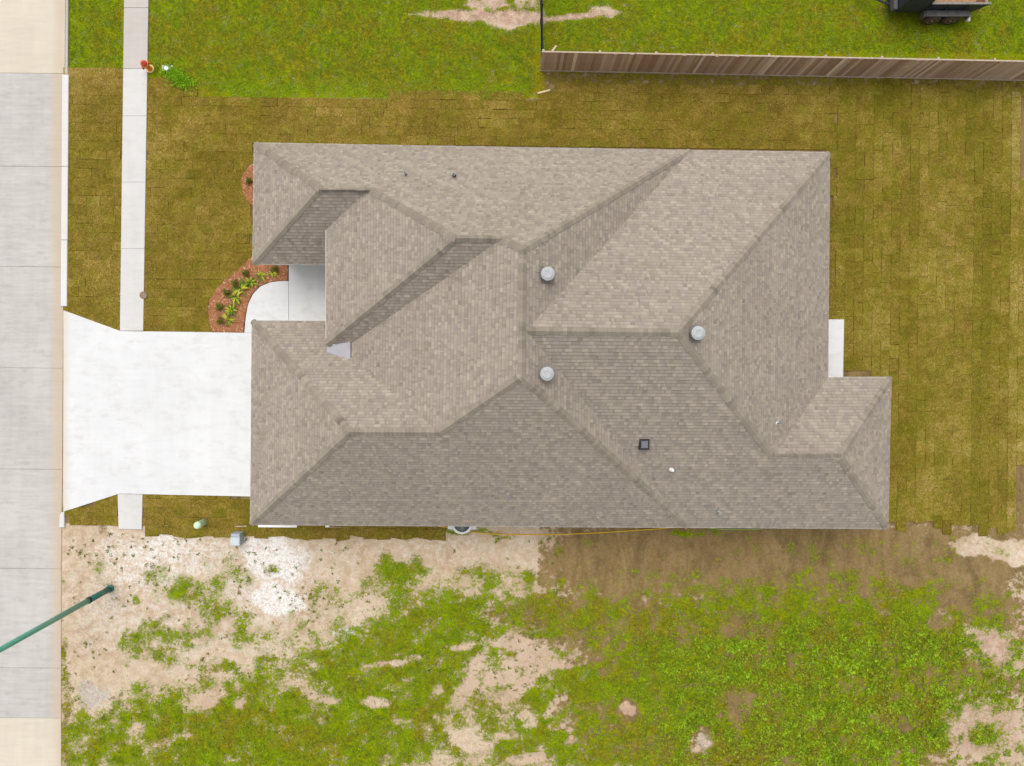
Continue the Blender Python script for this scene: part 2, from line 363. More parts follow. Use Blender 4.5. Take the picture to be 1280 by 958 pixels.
MUD = [(985, 700, 340, 64, 0, 1), (770, 705, 110, 54, 0, 1), (1210, 745, 90, 44, 28, .95), (940, 775, 60, 24, 0, .75), (670, 765, 60, 18, 0, .8), (1240, 690, 70, 40, 0, .9), (980, 860, 340, 150, 0, .95), (760, 780, 160, 44, 0, .9), (135, 680, 8, 26, -28, .8), (135, 728, 14, 12, 0, .85), (150, 748, 18, 7, 10, .7), (264, 757, 18, 22, 0, .45), (130, 740, 22, 20, 0, .4), (1272, 40, 16, 60, 0, .8), (930, 880, 16, 22, 0, .7)]
WHITE = [(250, 740, 210, 100, 0, .40), (200, 700, 110, 40, 0, .55), (560, 690, 110, 24, 0, .3), (200, 690, 60, 28, -8, .66), (170, 715, 34, 20, 0, .55), (345, 700, 44, 36, 10, .95), (352, 752, 38, 17, 14, 1.15), (310, 735, 30, 26, 0, .55), (437, 792, 17, 12, 0, 1.2), (318, 772, 26, 5, -55, .4), (420, 690, 60, 20, 0, .32), (640, 690, 34, 22, 0, .28), (1232, 684, 40, 13, 4, .34), (1268, 690, 24, 12, 0, .3), (560, 690, 60, 16, 0, .2), (880, 928, 10, 8, 0, .5), (260, 930, 14, 6, -20, .4)]
GRAV = [(112, 868, 22, 13, -25, .8), (96, 935, 16, 22, 0, .55), (120, 775, 26, 50, 10, .42), (120, 930, 30, 10, 10, .5), (600, 6, 30, 10, 0, .35), (210, 87, 10, 6, 0, .6)]
DRY = [(400, 50, 330, 80, 4, .60), (980, 40, 330, 60, 0, .50), (250, 30, 60, 30, 0, .7), (620, 70, 40, 40, 0, .6), (980, 30, 90, 30, 0, .52), (800, 55, 90, 22, 0, .45), (1220, 60, 46, 40, 0, .7), (240, 110, 60, 20, 0, .5), (350, 930, 120, 30, 0, .5), (270, 905, 90, 24, -10, .55), (930, 940, 120, 26, 0, .6), (1010, 790, 160, 16, 2, .5), (1130, 870, 60, 50, 0, .5), (800, 930, 100, 30, 0, .5), (760, 770, 160, 36, 0, .55), (690, 870, 60, 30, 0, .35), (560, 900, 60, 40, 0, .6), (80, 880, 8, 120, 0, .8), (960, 900, 40, 60, 0, .4), (665, 95, 14, 60, 0, .7)]
PINK = [(600, 15, 90, 16, 4, .95), (700, 22, 90, 8, 0, .9), (625, 850, 90, 80, 0, .45), (1240, 812, 40, 22, 20, .9), (1225, 910, 60, 40, 0, .8), (280, 880, 60, 16, 0, .5), (720, 95, 60, 10, 0, .5), (877, 925, 20, 16, 0, .4), (1272, 60, 20, 50, 0, .6)]
def cover(px, py):
    wx = px + (fbm(px / 26, py / 26, 4, 3) - .5) * 34; wy = py + (fbm(px / 26, py / 26, 4, 40) - .5) * 26
    def acc(lst, soft=1.1, mode='max', x=wx, y=wy):
        r = np.zeros_like(px)
        for (cx, cy, rx, ry, a, v) in lst: r = np.maximum(r, v * blob(x, y, cx, cy, rx, ry, a, soft))
        return r
    inlot = (px > 70) & (px < 1300) & (py > 640) & (py < 975)
    veg = np.where(py < 400, .93, acc(VEG))
    veg = np.where(~inlot & (py > 600), .62, veg)
    bare = acc(BARE, .9, 'max', px * .55 + wx * .45, py * .55 + wy * .45); nz = fbm(px / 13, py / 13, 4, 60) - .5; veg = np.clip(veg * (1 - bare) + np.where(py > 400, nz * 1.1 * (veg > .02), np.where(bare > .05, nz * .9, nz * .25)), 0, 1)
    veg = np.where((py > 640) & inlot, np.maximum(veg, .10 * (fbm(px / 40, py / 40, 3, 5) > .5)), veg)
    mud = acc(MUD); white = acc(WHITE, 1.0); grav = acc(GRAV); dry = np.clip(np.maximum(acc(DRY, 1.2), .25) + (fbm(px / 17, py / 17, 4, 9) - .5) * 1.5, 0, 1); pink = acc(PINK); mud = mud * (1 - .95 * np.maximum(np.maximum(pink * (py > 780), acc(WHITE, .8)), acc([(1236, 685, 44, 14, 3, 1), (1276, 692, 22, 13, 0, 1), (655, 835, 50, 40, 0, .7)], .7)))
    # the spoil strip beside the house ends in a straight vehicle line
    cut = np.clip((px - 668 + (fbm(py / 20, py / 33, 2) - .5) * 8) / 6, 0, 1)
    mud = np.where((py < 745) & (px > 560) & (px < 800), mud * cut, mud)
    fb = (px > 677) & (py > 86) & (py <= 124); veg = np.where(fb, .55, veg); mud = np.where(fb, .75, mud); dry = np.where(fb, 1.0, dry)
    lawn_ = (py > 124) & (py < 655) & (px > 78) & (px < 1285); veg = np.where(lawn_, .12, veg); mud = np.where(lawn_, .9, mud)
    return veg, white, mud, grav, dry, pink

# ------------------------------------------------------------------ the ground sheet
def axis(lo, hi, st):
    core = np.arange(lo, hi + st / 2, st); far = np.array([3, 8, 18, 40, 90, 200, 450, 900.0])
    return np.concatenate([lo - far[::-1], core, hi + far])
gx, gy = axis(-24.5, 25.5, .11), axis(-19.5, 18.5, .11)
GX, GY = np.meshgrid(gx, gy); pxg = GX / (H / F) + NX; pyg = -GY / (H / F) + NY
veg, white, mud, grav, dry, pink = cover(pxg, pyg)
z = np.zeros_like(GX)
lot = np.clip((pyg - 668) / 12, 0, 1) * np.clip((pxg - 82) / 20, 0, 1) * (np.abs(GX) < 25) * (np.abs(GY) < 19)
z += lot * ((fbm(GX * 1.3, GY * 1.3, 4, 2) - .5) * .10 + (fbm(GX * 6, GY * 6, 2, 8) - .5) * .02)
z += lot * .05 * veg - lot * .03 - .012
ny_, nx_ = GX.shape
vs = np.stack([GX, GY, z], -1).reshape(-1, 3)
i = np.arange(ny_ - 1)[:, None] * nx_ + np.arange(nx_ - 1)[None]; quads = np.stack([i, i + 1, i + nx_ + 1, i + nx_], -1).reshape(-1, 4)
me = bpy.data.meshes.new('ground'); me.vertices.add(len(vs)); me.vertices.foreach_set('co', vs.astype(np.float32).ravel())
me.loops.add(quads.size); me.loops.foreach_set('vertex_index', quads.astype(np.int32).ravel())
me.polygons.add(len(quads)); me.polygons.foreach_set('loop_start', np.arange(0, quads.size, 4, dtype=np.int32)); me.update(calc_edges=True)
for nm, tr in (('m1', (veg, white, mud)), ('m2', (grav, dry, pink))):
    at = me.attributes.new(nm, 'FLOAT_COLOR', 'POINT'); c4 = np.ones((len(vs), 4), np.float32)
    for q in range(3): c4[:, q] = tr[q].ravel()
    at.data.foreach_set('color', c4.ravel())
me.polygons.foreach_set('use_smooth', [True] * len(me.polygons))
tag(link('ground', me, None, M['ground']), 'open ground of sand, mud and grass around the house', kind='structure')
def gz(x, y):                     # ground height for scattered plants
    fx = np.clip(np.searchsorted(gx, x) - 1, 0, nx_ - 2); fy = np.clip(np.searchsorted(gy, y) - 1, 0, ny_ - 2)
    return z[fy, fx]

# ------------------------------------------------------------------ street, kerb, walks, drive
def pxpoly(pts, z=0.0): return [tuple(P(a, b, z))[:2] for a, b in pts]
def slab(name, pts, z0, z1, mat, parent, c=.006):
    return MB().prism(pxpoly(pts, z1), z0, z1, c).build(name, M[mat], parent)
street = tag(empty('street'), 'pale concrete street of broad slabs', kind='structure')
ys = [-260, -160, -34, 92, 208.5, 334, 460.5, 587, 711.5, 835.5, 898, 1020, 1150]
def sx(y): return 81.5 - .0065 * y if y < 640 else 76.2
for a, b in zip(ys[:-1], ys[1:]):
    m = 'street_cream' if b < 100 or a > 890 else 'street_grey'
    t = .0085
    for x0, x1 in ((-58, None), (-200, -58.3)):
        xa, xb = (sx(a), sx(b)) if x1 is None else (x1, x1)
        slab('street_slab', [(x0, a + .16 + t * (x0 - 80)), (xa, a + .16), (xb, b - .16), (x0, b - .16 + t * (x0 - 80))], -.15, .02, m, street)
kerb = tag(empty('kerb'), 'low concrete kerb along the street', kind='structure')
def kslab(y0, y1, w0, mat):
    slab('kerb_section', [(sx(y0) - 3.6 + .1, y0), (sx(y0) - 3.6 + w0, y0), (sx(y1) - 3.6 + w0, y1), (sx(y1) - 3.6 + .1, y1)], -.1, .085, mat, kerb, .02)
kslab(93.2, 208, 8.2, 'kerb_white'); kslab(208.4, 300, 8.2, 'kerb_white'); kslab(300.4, 383, 8.0, 'kerb_white')
for y0, y1 in ((-250, -130), (-129.6, -8), (-7.6, 92.8)): slab('kerb_section', [(sx(y0) + .2, y0), (sx(y0) + 3.6, y0), (sx(y1) + 3.6, y1), (sx(y1) + .2, y1)], -.1, .07, 'kerb_old', kerb, .015)
slab('kerb_section', [(74.2, 645), (76, 641), (80, 640), (80.2, 659.5), (73.6, 660)], -.1, .085, 'kerb_white', kerb, .02)
walk = tag(empty('sidewalk'), 'narrow concrete sidewalk crossing the front lawn', kind='structure')
def wl(y): return 155.0 - .0125 * y, 185.3 - .0155 * y
def wslab(a, b, mat):
    (l0, r0), (l1, r1) = wl(a), wl(b); slab('sidewalk_slab', [(l0, a), (r0, a), (r1, b), (l1, b)], -.06, .07, mat, walk, .008)
for a, b in ((-130, -60), (-59.6, 9.6), (10, 85.6)): wslab(a, b, 'walk_old')
for a, b in ((86, 144.8), (145, 227.8), (228, 310.8), (311, 413.6)): wslab(a, b, 'walk_white')
slab('sidewalk_slab', [(147, 617.8), (178, 618.4), (177, 662), (148, 661.5)], -.06, .068, 'walk_white', walk, .008)
drive = tag(empty('driveway'), 'bright new concrete driveway up to the garage', kind='structure')
slab('drive_slab', [(79, 388), (150, 414), (340, 416.5), (340, 621.5), (149, 617.4), (79, 640)], -.06, .072, 'drive_white', drive, .008)
arc = [(305.5, 416.0), (307, 398), (310, 381), (316, 368), (325, 358.5), (338, 353), (350, 351.6), (360.6, 351.6)]
path = tag(empty('front_path'), 'curved white concrete path to the front porch', kind='structure')
slab('path_slab', arc + [(360.6, 404), (335, 416.2)], -.05, .078, 'drive_white', path, .008)
slab('porch_floor', [(361, 318), (480, 318), (480, 410), (361, 410)], -.05, .105, 'drive_white', path, .01)
pat = slab('patio', [(1000, 399.5), (1055.2, 399.5), (1054, 474), (1000, 474)], -.05, .09, 'drive_white', None, .01)
tag(pat, 'white concrete patio slab at the back of the house', kind='structure')

# ------------------------------------------------------------------ laid sod, piece by piece
SODP = [[(76, 90), (166, 88), (164, 428), (76, 394)],
 [(182, 91), (206, 97), (217, 107), (240, 115), (266, 123), (320, 120), (400, 123), (470, 119), (560, 116), (668, 121), (690, 108), (860, 110), (1000, 102), (1270, 106), (1273, 220), (1290, 222), (1290, 575), (1272, 580), (1268, 664), (1250, 668), (1230, 661), (1195, 662), (1165, 656), (1108, 657), (1108, 470), (1034, 470), (1034, 192), (320, 182), (320, 330), (300, 420), (172, 420)],
 [(80, 640), (149, 614), (149, 661), (80, 659)], [(176, 614), (322, 620), (322, 650), (560, 655), (566, 667), (430, 673), (330, 671), (300, 674), (215, 666), (176, 662)]]
def inpoly(x, y, poly):
    r = False; n = len(poly)
    for i in range(n):
        (xa, ya), (xb, yb) = poly[i], poly[i - 1]
        if (ya > y) != (yb > y) and x < (xb - xa) * (y - ya) / (yb - ya) + xa: r = not r
    return r
lawn = tag(empty('lawn'), 'new lawn of laid sod around the house', kind='structure')
pieces = []
S = H / F
def sodzone(horizontal, x0, x1, y0, y1, keep):
    lw, sw = .615 / S, .412 / S; rot = R(.7)
    na = int(((x1 - x0) if horizontal else (y1 - y0)) / lw) + 3; nb = int(((y1 - y0) if horizontal else (x1 - x0)) / sw) + 2
    for b in range(nb):
        off = RNG.random() * lw; cg = (not horizontal) and RNG.random() < .45
        for a in range(-1, na):
            la = a * lw + off; jit = lambda s: RNG.gauss(0, s)
            cx, cy = (x0 + la + lw / 2, y0 + (b + .5) * sw) if horizontal else (x0 + (b + .5) * sw, y0 + la + lw / 2)
            dx, dy = cx - 640, cy - 400; cx, cy = 640 + dx * math.cos(rot) - dy * math.sin(rot), 400 + dx * math.sin(rot) + dy * math.cos(rot)
            if not keep(cx, cy): continue
            if not any(inpoly(cx, cy, q) for q in SODP): continue
            gl = abs(jit(.2)) + (1.6 * RNG.random() if RNG.random() < .08 else 0); gs = abs(jit(.06)) + ((.2 + .6 * RNG.random()) if RNG.random() < ((.75 if cg else .10) if not horizontal else .08) else 0)
            pieces.append((cx, cy, (lw if horizontal else sw) / 2, (sw if horizontal else lw) / 2, horizontal, gl * .25, gs * .5, jit(.012), jit(.10), jit(.10)))
sodzone(True, 70, 1060, 80, 690, lambda x, y: x < 1051)
sodzone(False, 1044, 1300, 90, 690, lambda x, y: x >= 1046)
SODF = [(0, 1, 2, 3), (1, 0, 4, 5), (2, 1, 5, 6), (3, 2, 6, 7), (0, 3, 7, 4)]
def sodgeo(p):
    cx, cy, hx, hy, hz_, gl, gs, rr, jx, jy = p
    ex, ey = (gl, gs) if hz_ else (gs, gl); zt = .036 + RNG.random() * .010; c = P(cx + jx, cy + jy, .03); cr, sr = math.cos(rr), math.sin(rr); rt = -R(.7)
    vs = []
    for zz, kk in ((zt, 1), (-.01, 1)):
        for sx_, sy_ in ((-1, -1), (1, -1), (1, 1), (-1, 1)):
            lx = sx_ * (hx - ex) * S + RNG.gauss(0, .005); ly = sy_ * (hy - ey) * S + RNG.gauss(0, .005)
            a = rr * .5 + rt; vs.append((c.x + lx * math.cos(a) - ly * math.sin(a), c.y + lx * math.sin(a) + ly * math.cos(a), zz + RNG.gauss(0, .003)))
    if cx < 100: vs = [(max(q[0], P(79.5 if cy < 400 else 78.5, cy).x), q[1], q[2]) for q in vs]
    if cy > 652: vs = [(q[0], q[1] + (RNG.gauss(-.02, .09) if q[1] < c.y else 0), q[2]) for q in vs]
    gdry = float(fbm(np.array([cx / 70.]), np.array([cy / 70.]), 3, 1.2)[0])
    st = .40 + .5 * (gdry - .5) + RNG.gauss(0, .07)
    if cx > 1046:
        st += .04 + .05 * math.sin(cx * .11)
        if cx < 1075: st -= .10
        if 1150 < cx < 1190: st += .06
        if 1212 < cx < 1240: st -= .16
        if cx > 1262: st += .22
    if cy < 128 and cx < 1046: st += .22 * (128 - cy) / 30
    if cy < 190 and cx > 640 and cx < 1046: st -= .04
    g = min(1, max(0, .50 + RNG.gauss(0, .14) + (.3 if cx > 1046 else 0) + (.25 if 1212 < cx < 1240 else 0)))
    return vs, (min(1, max(0, st)), min(1, max(0, .5 + RNG.gauss(0, .10))), g)
inframe = [p for p in pieces if 1046 <= p[0] < 1275 and 110 < p[1] < 655]
inframe.sort(key=lambda p: (p[0] - 1130) ** 2 * .4 + (p[1] - 400) ** 2 * .3); ind = set(id(p) for p in inframe[:300])
bv, bf, bt = [], [], []
for p in pieces:
    vs_, tn = sodgeo(p)
    if id(p) in ind:
        me = bpy.data.meshes.new('sod_piece'); me.from_pydata(vs_, [], SODF); me.update(); facecol(me, [tn] * 5)
        link('sod_piece', me, lawn, M['sod'])
    else:
        b = len(bv); bv += vs_; bf += [tuple(q + b for q in f_) for f_ in SODF]; bt += [tn] * 5
me = bpy.data.meshes.new('sod'); me.from_pydata(bv, [], bf); me.update(); facecol(me, bt)
tag(link('sod', me, lawn, M['sod']), kind='stuff')

# ------------------------------------------------------------------ the house: roof planes h = a*u + b*v - c (plan px at eave level)
PL = {'N': (-.0170, 1.0206, 177.275), 'W1w': (.7362, .0098, 235.856), 'W1s': (.0107, -.9862, -322.068), 'Gw': (.7230, .0057, 230.019), 'Gn': (-.0044, .8168, 326.139),
 'Ms': (.0052, -.8367, -547.264), 'Rn': (-.0109, .6501, 112.925), 'Rs': (.0041, -.6551, -428.474), 'Re': (-.6833, -.0049, -709.537), 'Xn': (0, .6869, 324.196),
 'Xe': (-.6876, -.0146, -772.873), 'Pw': (.6652, .0022, 241.747), 'Ps': (.0099, -.9888, -459.68), 'Mw': (.5956, .0119, 233.6), 'Me': (-.7397, -.0034, -638.875)}
def hgt(n, u, v): a, b, c = PL[n]; return a * u + b * v - c
def X3(*ns):
    A = np.array([[PL[n][0], PL[n][1], -1] for n in ns]); B = np.array([PL[n][2] for n in ns]); s = np.linalg.solve(A, B); return (float(s[0]), float(s[1]), float(s[2]))
def X2u(n1, n2, u):
    A = np.array([[PL[n1][1], -1], [PL[n2][1], -1]]); B = np.array([PL[n1][2] - PL[n1][0] * u, PL[n2][2] - PL[n2][0] * u]); s = np.linalg.solve(A, B); return (u, float(s[0]), float(s[1]))
HP = 36.335
A_, B_, C_, D_, E_, F_, G_, Wc = (318, 179, 0), (1037, 191, 0), (1035, 472, 0), (1114, 472, 0), (1110, 661, 0), (313, 656, 0), (315, 401, 0), (316, 330, 0)
V1, V2, V3, V4, V5, V6, V7, V8 = X3('N', 'W1w', 'W1s'), X3('N', 'W1s', 'Pw'), X3('N', 'Pw', 'Ps'), X3('N', 'Ps', 'Mw'), X3('N', 'Mw', 'Me'), X3('Ms', 'Mw', 'Me'), X3('Ms', 'Gn', 'Mw'), X3('Ms', 'Gn', 'Gw')
V9, V10, V11, V12 = X3('Me', 'Rn', 'Rs'), X3('Rn', 'Rs', 'Re'), X3('Rs', 'Re', 'Xn'), X3('Rs', 'Xe', 'Xn')
Z13, Z14 = X3('N', 'Rn', 'Me'), X3('Ms', 'Rs', 'Me')
uP = (HP + PL['Pw'][2] - PL['Pw'][1] * 430) / PL['Pw'][0]; vP = (HP + PL['Ps'][2] - PL['Ps'][0] * uP) / PL['Ps'][1]
Q = (uP, vP, HP)
vN = (HP + PL['W1s'][2] - PL['W1s'][0] * uP) / PL['W1s'][1]; PN = (uP, vN, HP)
PM = X2u('Ps', 'Mw', 451.5); GM = X2u('Gn', 'Mw', 445)
MwL = (445, GM[1] - 22, hgt('Mw', 445, GM[1] - 22))
W1k = X2u('W1s', 'Pw', 430)
FACES = {'N': [A_, Z13, V5, V4, V3, V2, V1], 'W1w': [A_, V1, Wc], 'W1s': [Wc, (430, 331.2, hgt('W1s', 430, 331.2)), W1k, V2, V1], 'Gw': [G_, F_, V8],
 'Gn': [G_, (436, 401.6, hgt('Gn', 436, 401.6)), (436, X2u('Gn', 'Mw', 436)[1], hgt('Gn', 436, X2u('Gn', 'Mw', 436)[1])), GM, V7, V8], 'Ms': [F_, Z14, V6, V7, V8], 'Rn': [Z13, B_, V10, V9], 'Rs': [V9, V10, V11, V12, E_, Z14], 'Re': [B_, C_, V11, V10],
 'Xn': [C_, D_, V12, V11], 'Xe': [D_, E_, V12], 'Pw': [Q, PN, V2, V3], 'Ps': [Q, PM, V4, V3], 'Mw': [MwL, PM, V4, V5, V6, V7, GM], 'Me': [V5, Z13, V9, Z14, V6]}
house = empty('house', U(715, 420, 0) * 1.0); house.location.z = 0
tag(house, 'large single-storey house with a grey-brown shingled hip roof', 'house')
HL = Vector(house.location)
def hb(mb, name, mat, parent=None, smooth=False):      # build in world metres, parent to the house
    o = mb.build(name, mat, house if parent is None else parent, smooth)
    o.matrix_parent_inverse = Matrix.Translation(-HL); return o
dk = MB(); NORM = {}
for n, poly in FACES.items():
    pts = [U(*q) for q in poly]; nn = Vector((0, 0, 0))
    for i_ in range(len(pts)): nn += pts[i_].cross(pts[(i_ + 1) % len(pts)])
    if nn.z < 0: pts = pts[::-1]
    ga = Vector((-PL[n][0], PL[n][1], 1)).normalized(); NORM[n] = ga
    tri = tessellate_polygon([pts]); dk.add(pts, [tuple(t) if (pts[t[1]] - pts[t[0]]).cross(pts[t[2]] - pts[t[0]]).z > 0 else tuple(t)[::-1] for t in tri])
roof = hb(dk, 'roof', M['ridge_shingle'])

def clip(poly, a, b):             # 2-D convex clip: keep left of a->b
    out = []; n = len(poly); ex, ey = b[0] - a[0], b[1] - a[1]
    dist = [ex * (p[1] - a[1]) - ey * (p[0] - a[0]) for p in poly]
    for i in range(n):
        j = (i + 1) % n
        if dist[i] >= 0: out.append(poly[i])
        if (dist[i] > 0) != (dist[j] > 0) and dist[i] != dist[j]:
            t = dist[i] / (dist[i] - dist[j])
            if 0 < t < 1: out.append((poly[i][0] + (poly[j][0] - poly[i][0]) * t, poly[i][1] + (poly[j][1] - poly[i][1]) * t))
    return out
EXPO = .143
TONES = [tuple(.56 * a + .44 * b for a, b in zip(t_, (.290, .246, .202))) for t_ in ((.335, .292, .235), (.272, .230, .190), (.250, .210, .186), (.300, .256, .214), (.365, .318, .258), (.212, .180, .152), (.285, .245, .215))]
WGT = [3, 3, 2.2, 3, 1.6, 1.4, 2.4]
def shingle_run(rng):             # the tooth pattern of one 1 m strip
    r = []; x = 0
    while x < .98:
        wd = rng.choice((.07, .10, .12, .15, .19)); r.append((x, min(.99, x + wd))); x += wd
    return [(a, b, rng.random() < .5, rng.choices(range(7), WGT)[0]) for a, b in r]
PATT = [shingle_run(RNG) for _ in range(9)]
for n, poly in FACES.items():
    nn = NORM[n]; e = Vector((0, 0, 1)).cross(nn).normalized(); s = nn.cross(e).normalized()
    if s.z < 0: s = -s
    pts = [U(*q) for q in poly]; o0 = min(pts, key=lambda p: p.z); p2 = [((p - o0).dot(e), (p - o0).dot(s)) for p in pts]
    tris = []
    for t in tessellate_polygon([[Vector((a, b, 0)) for a, b in p2]]):
        q = [p2[i_] for i_ in t]; ar = (q[1][0] - q[0][0]) * (q[2][1] - q[0][1]) - (q[1][1] - q[0][1]) * (q[2][0] - q[0][0])
        if abs(ar) < 1e-5: continue
        tris.append(q if ar > 0 else q[::-1])
    smin = min(b for a, b in p2); smax = max(b for a, b in p2); emin = min(a for a, b in p2); emax = max(a for a, b in p2)
    vs_, fs_, tc_ = [], [], []; row = 0; t = smin - .012
    while t < smax:
        x = emin - 1 - ((row * .165 + RNG.gauss(0, .01)) % 1.0); shade = RNG.gauss(1, .02)
        lo, hi = max(t, smin - .012), t + EXPO
        while x < emax:
            for (a, b, tooth, tone) in RNG.choice(PATT):
                xa, xb = x + a, x + b
                if xb < emin or xa > emax: continue
                th = .013 if tooth else .0075; th += RNG.random() * .003
                base = TONES[tone]; vj = shade * RNG.gauss(1, .035) * (1.0 if tooth else .93); colr = tuple(c_ * vj for c_ in base)
                for tr_ in tris:
                  if max(q[0] for q in tr_) < xa or min(q[0] for q in tr_) > xb or max(q[1] for q in tr_) < lo or min(q[1] for q in tr_) > hi: continue
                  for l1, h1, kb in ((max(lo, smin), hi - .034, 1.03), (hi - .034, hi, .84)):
                    pg = [(xa, l1), (xb, l1), (xb, h1), (xa, h1)]
                    for i_ in range(3):
                        pg = clip(pg, tr_[i_], tr_[(i_ + 1) % 3])
                        if len(pg) < 3: break
                    if len(pg) < 3: continue
                    bs = len(vs_)
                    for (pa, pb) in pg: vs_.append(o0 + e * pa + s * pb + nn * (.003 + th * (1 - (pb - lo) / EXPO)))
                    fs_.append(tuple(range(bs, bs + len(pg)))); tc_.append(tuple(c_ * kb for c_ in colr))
                    for i_ in range(len(pg)):
                        j_ = (i_ + 1) % len(pg); l0 = max(lo, smin)
                        if abs(pg[i_][1] - l0) < 1e-5 and abs(pg[j_][1] - l0) < 1e-5:
                            k0 = len(vs_); vs_ += [o0 + e * pg[i_][0] + s * pg[i_][1] + nn * .0015, o0 + e * pg[j_][0] + s * pg[j_][1] + nn * .0015]
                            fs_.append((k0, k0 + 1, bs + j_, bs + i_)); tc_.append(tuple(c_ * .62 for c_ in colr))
            x += 1.0
        t += EXPO; row += 1
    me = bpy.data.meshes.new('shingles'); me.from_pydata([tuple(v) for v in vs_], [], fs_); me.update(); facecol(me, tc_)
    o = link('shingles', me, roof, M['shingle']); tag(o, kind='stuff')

# ridge and hip caps, overlapping pieces laid from the low end up
EDGES = [(A_, V1, 'N', 'W1w'), (Wc, V1, 'W1s', 'W1w'), (V1, V2, 'N', 'W1s'), (V2, V3, 'N', 'Pw'), (Q, V3, 'Pw', 'Ps'), (V3, V4, 'N', 'Ps'), (V4, V5, 'N', 'Mw'), (Z13, V5, 'N', 'Me'), (V5, V6, 'Mw', 'Me'), (V7, V6, 'Mw', 'Ms'),
 (V7, V8, 'Gn', 'Ms'), (G_, V8, 'Gn', 'Gw'), (F_, V8, 'Gw', 'Ms'), (Z14, V6, 'Me', 'Ms'), (V9, V10, 'Rn', 'Rs'), (B_, V10, 'Rn', 'Re'), (V11, V10, 'Re', 'Rs'), (V11, V12, 'Xn', 'Rs'), (D_, V12, 'Xn', 'Xe'), (E_, V12, 'Xe', 'Rs')]
caps = []
for a, b, f1, f2 in EDGES:
    pa, pb = U(*a), U(*b); d = pb - pa; Ln = d.length; d.normalize(); n1, n2 = NORM[f1], NORM[f2]
    def wing(nn, fc):
        w_ = nn.cross(d).normalized(); cen = sum((U(*q) for q in FACES[fc]), Vector()) / len(FACES[fc])
        return w_ if (cen - pa).dot(w_) > 0 else -w_
    w1, w2 = wing(n1, f1), wing(n2, f2); up = (n1 + n2).normalized()
    q = .02
    while q < Ln - .03:
        x1 = min(q + .215, Ln + .03); caps.append((pa + d * q, pa + d * x1, w1, w2, n1, n2, up)); q += .152
def capgeo(c_, o0):
    p0, p1, w1, w2, n1, n2, up = c_; vs = []; W = .145 + RNG.gauss(0, .015)
    for p, lift in ((p0, .034), (p1, .015)):
        p = p - o0
        vs += [p + w1 * W + n1 * lift, p + up * (lift + .008), p + w2 * W + n2 * lift]
    for p, lift in ((p0, .006), (p1, .006)):
        p = p - o0
        vs += [p + w1 * W + n1 * lift, p + up * lift, p + w2 * W + n2 * lift]
    fs = [(0, 1, 4, 3), (1, 2, 5, 4), (0, 6, 7, 1), (1, 7, 8, 2), (3, 9, 6, 0), (2, 8, 11, 5)]
    return vs, fs
caps.sort(key=lambda c_: -c_[0].z)
rest = MB(); rtone = []
def captone(): q = RNG.gauss(1, .09); return (.248 * q, .213 * q, .172 * q)
for i_, c_ in enumerate(caps):
    if i_ < 300:
        v_, f_ = capgeo(c_, c_[0]); me = bpy.data.meshes.new('ridge_cap'); me.from_pydata([tuple(q) for q in v_], [], f_); me.update(); facecol(me, [captone()] * 6)
        o = link('ridge_cap', me, roof, M['shingle']); o.location = c_[0]
    else: v_, f_ = capgeo(c_, Vector()); rest.add(v_, f_); rtone += [captone()] * 6
o = rest.build('hip_caps', M['shingle'], roof); facecol(o.data, rtone); tag(o, kind='stuff')

# eave trim, soffit, walls
def eave(a, b, drop=.17):
    pa, pb = U(*a), U(*b); d = (pb - pa); L_ = d.length; d.normalize(); nrm = d.cross(Vector((0, 0, 1)))
    mb = MB(); vs = []
    for p in (pa, pb):
        for off, dz in ((-.02, -.012), (.022, -.012), (.022, -.05), (.006, -.05), (.006, -drop), (-.02, -drop)): vs.append(p + nrm * off + Vector((0, 0, dz)))
    k_ = 6; mb.add(vs, [(i, (i + 1) % k_, k_ + (i + 1) % k_, k_ + i) for i in range(k_)] + [tuple(range(k_ - 1, -1, -1)), tuple(range(k_, 2 * k_))])
    hb(mb, 'fascia', M['drip_metal'])
ring = [A_, B_, C_, D_, E_, F_, G_, (431, 401.6, 0)]
for a, b in zip(ring[:-1], ring[1:]): eave(b, a)
eave(A_, Wc); eave(Wc, (431, 331.2, 0)); eave(PN, Q, .2); eave(Q, (445, vP, HP), .2); eave((445, vP + 1, HP), (445, GM[1], HP), .12)
def uvp(pts): return [tuple(U(a, b, 0))[:2] for a, b in pts]
hb(MB().prism(uvp([(318.6, 179.6), (1036.4, 191.6), (1034.4, 472.5), (1113.4, 472.5), (1109.4, 660.4), (313.6, 655.4), (315.6, 401.6), (452, 402), (452, 330.4), (316.6, 329.4)]), EAVE - .19, EAVE - .172), 'soffit', M['white_paint'])
hb(MB().prism(uvp([(332, 194), (1022, 206), (1020, 487), (1099, 487), (1095, 646), (328, 641), (330, 415), (478, 416), (478, 318), (331, 316)]), 0, EAVE - .192), 'wall', M['brick_wall'])
zP = EAVE + HP * KE
hb(MB().prism(uvp([(430, vN + 4), (437, vN + 4), (437, vP - 3), (430, vP - 3)]), EAVE - .17, zP - .12), 'porch_header', M['white_paint'])
hb(MB().prism(uvp([(uP + .5, vN + 2), (438, vN + 2), (438, vP - .5), (uP + .5, vP - .5)]), zP - .118, zP - .10), 'porch_soffit', M['white_paint'])
for v_ in (340, 393): hb(MB().prism(uvp([(428, v_ - 5), (438, v_ - 5), (438, v_ + 5), (428, v_ + 5)]), .1, EAVE - .19, .01), 'porch_column', M['white_paint'])
gd = MB()
for r_ in range(4): gd.prism(uvp([(325.5, 436), (327.8, 436), (327.0, 622), (324.7, 622)]), .075 + r_ * .56, .075 + r_ * .56 + .55, .004)
hb(gd, 'garage_door', M['garage_paint'])
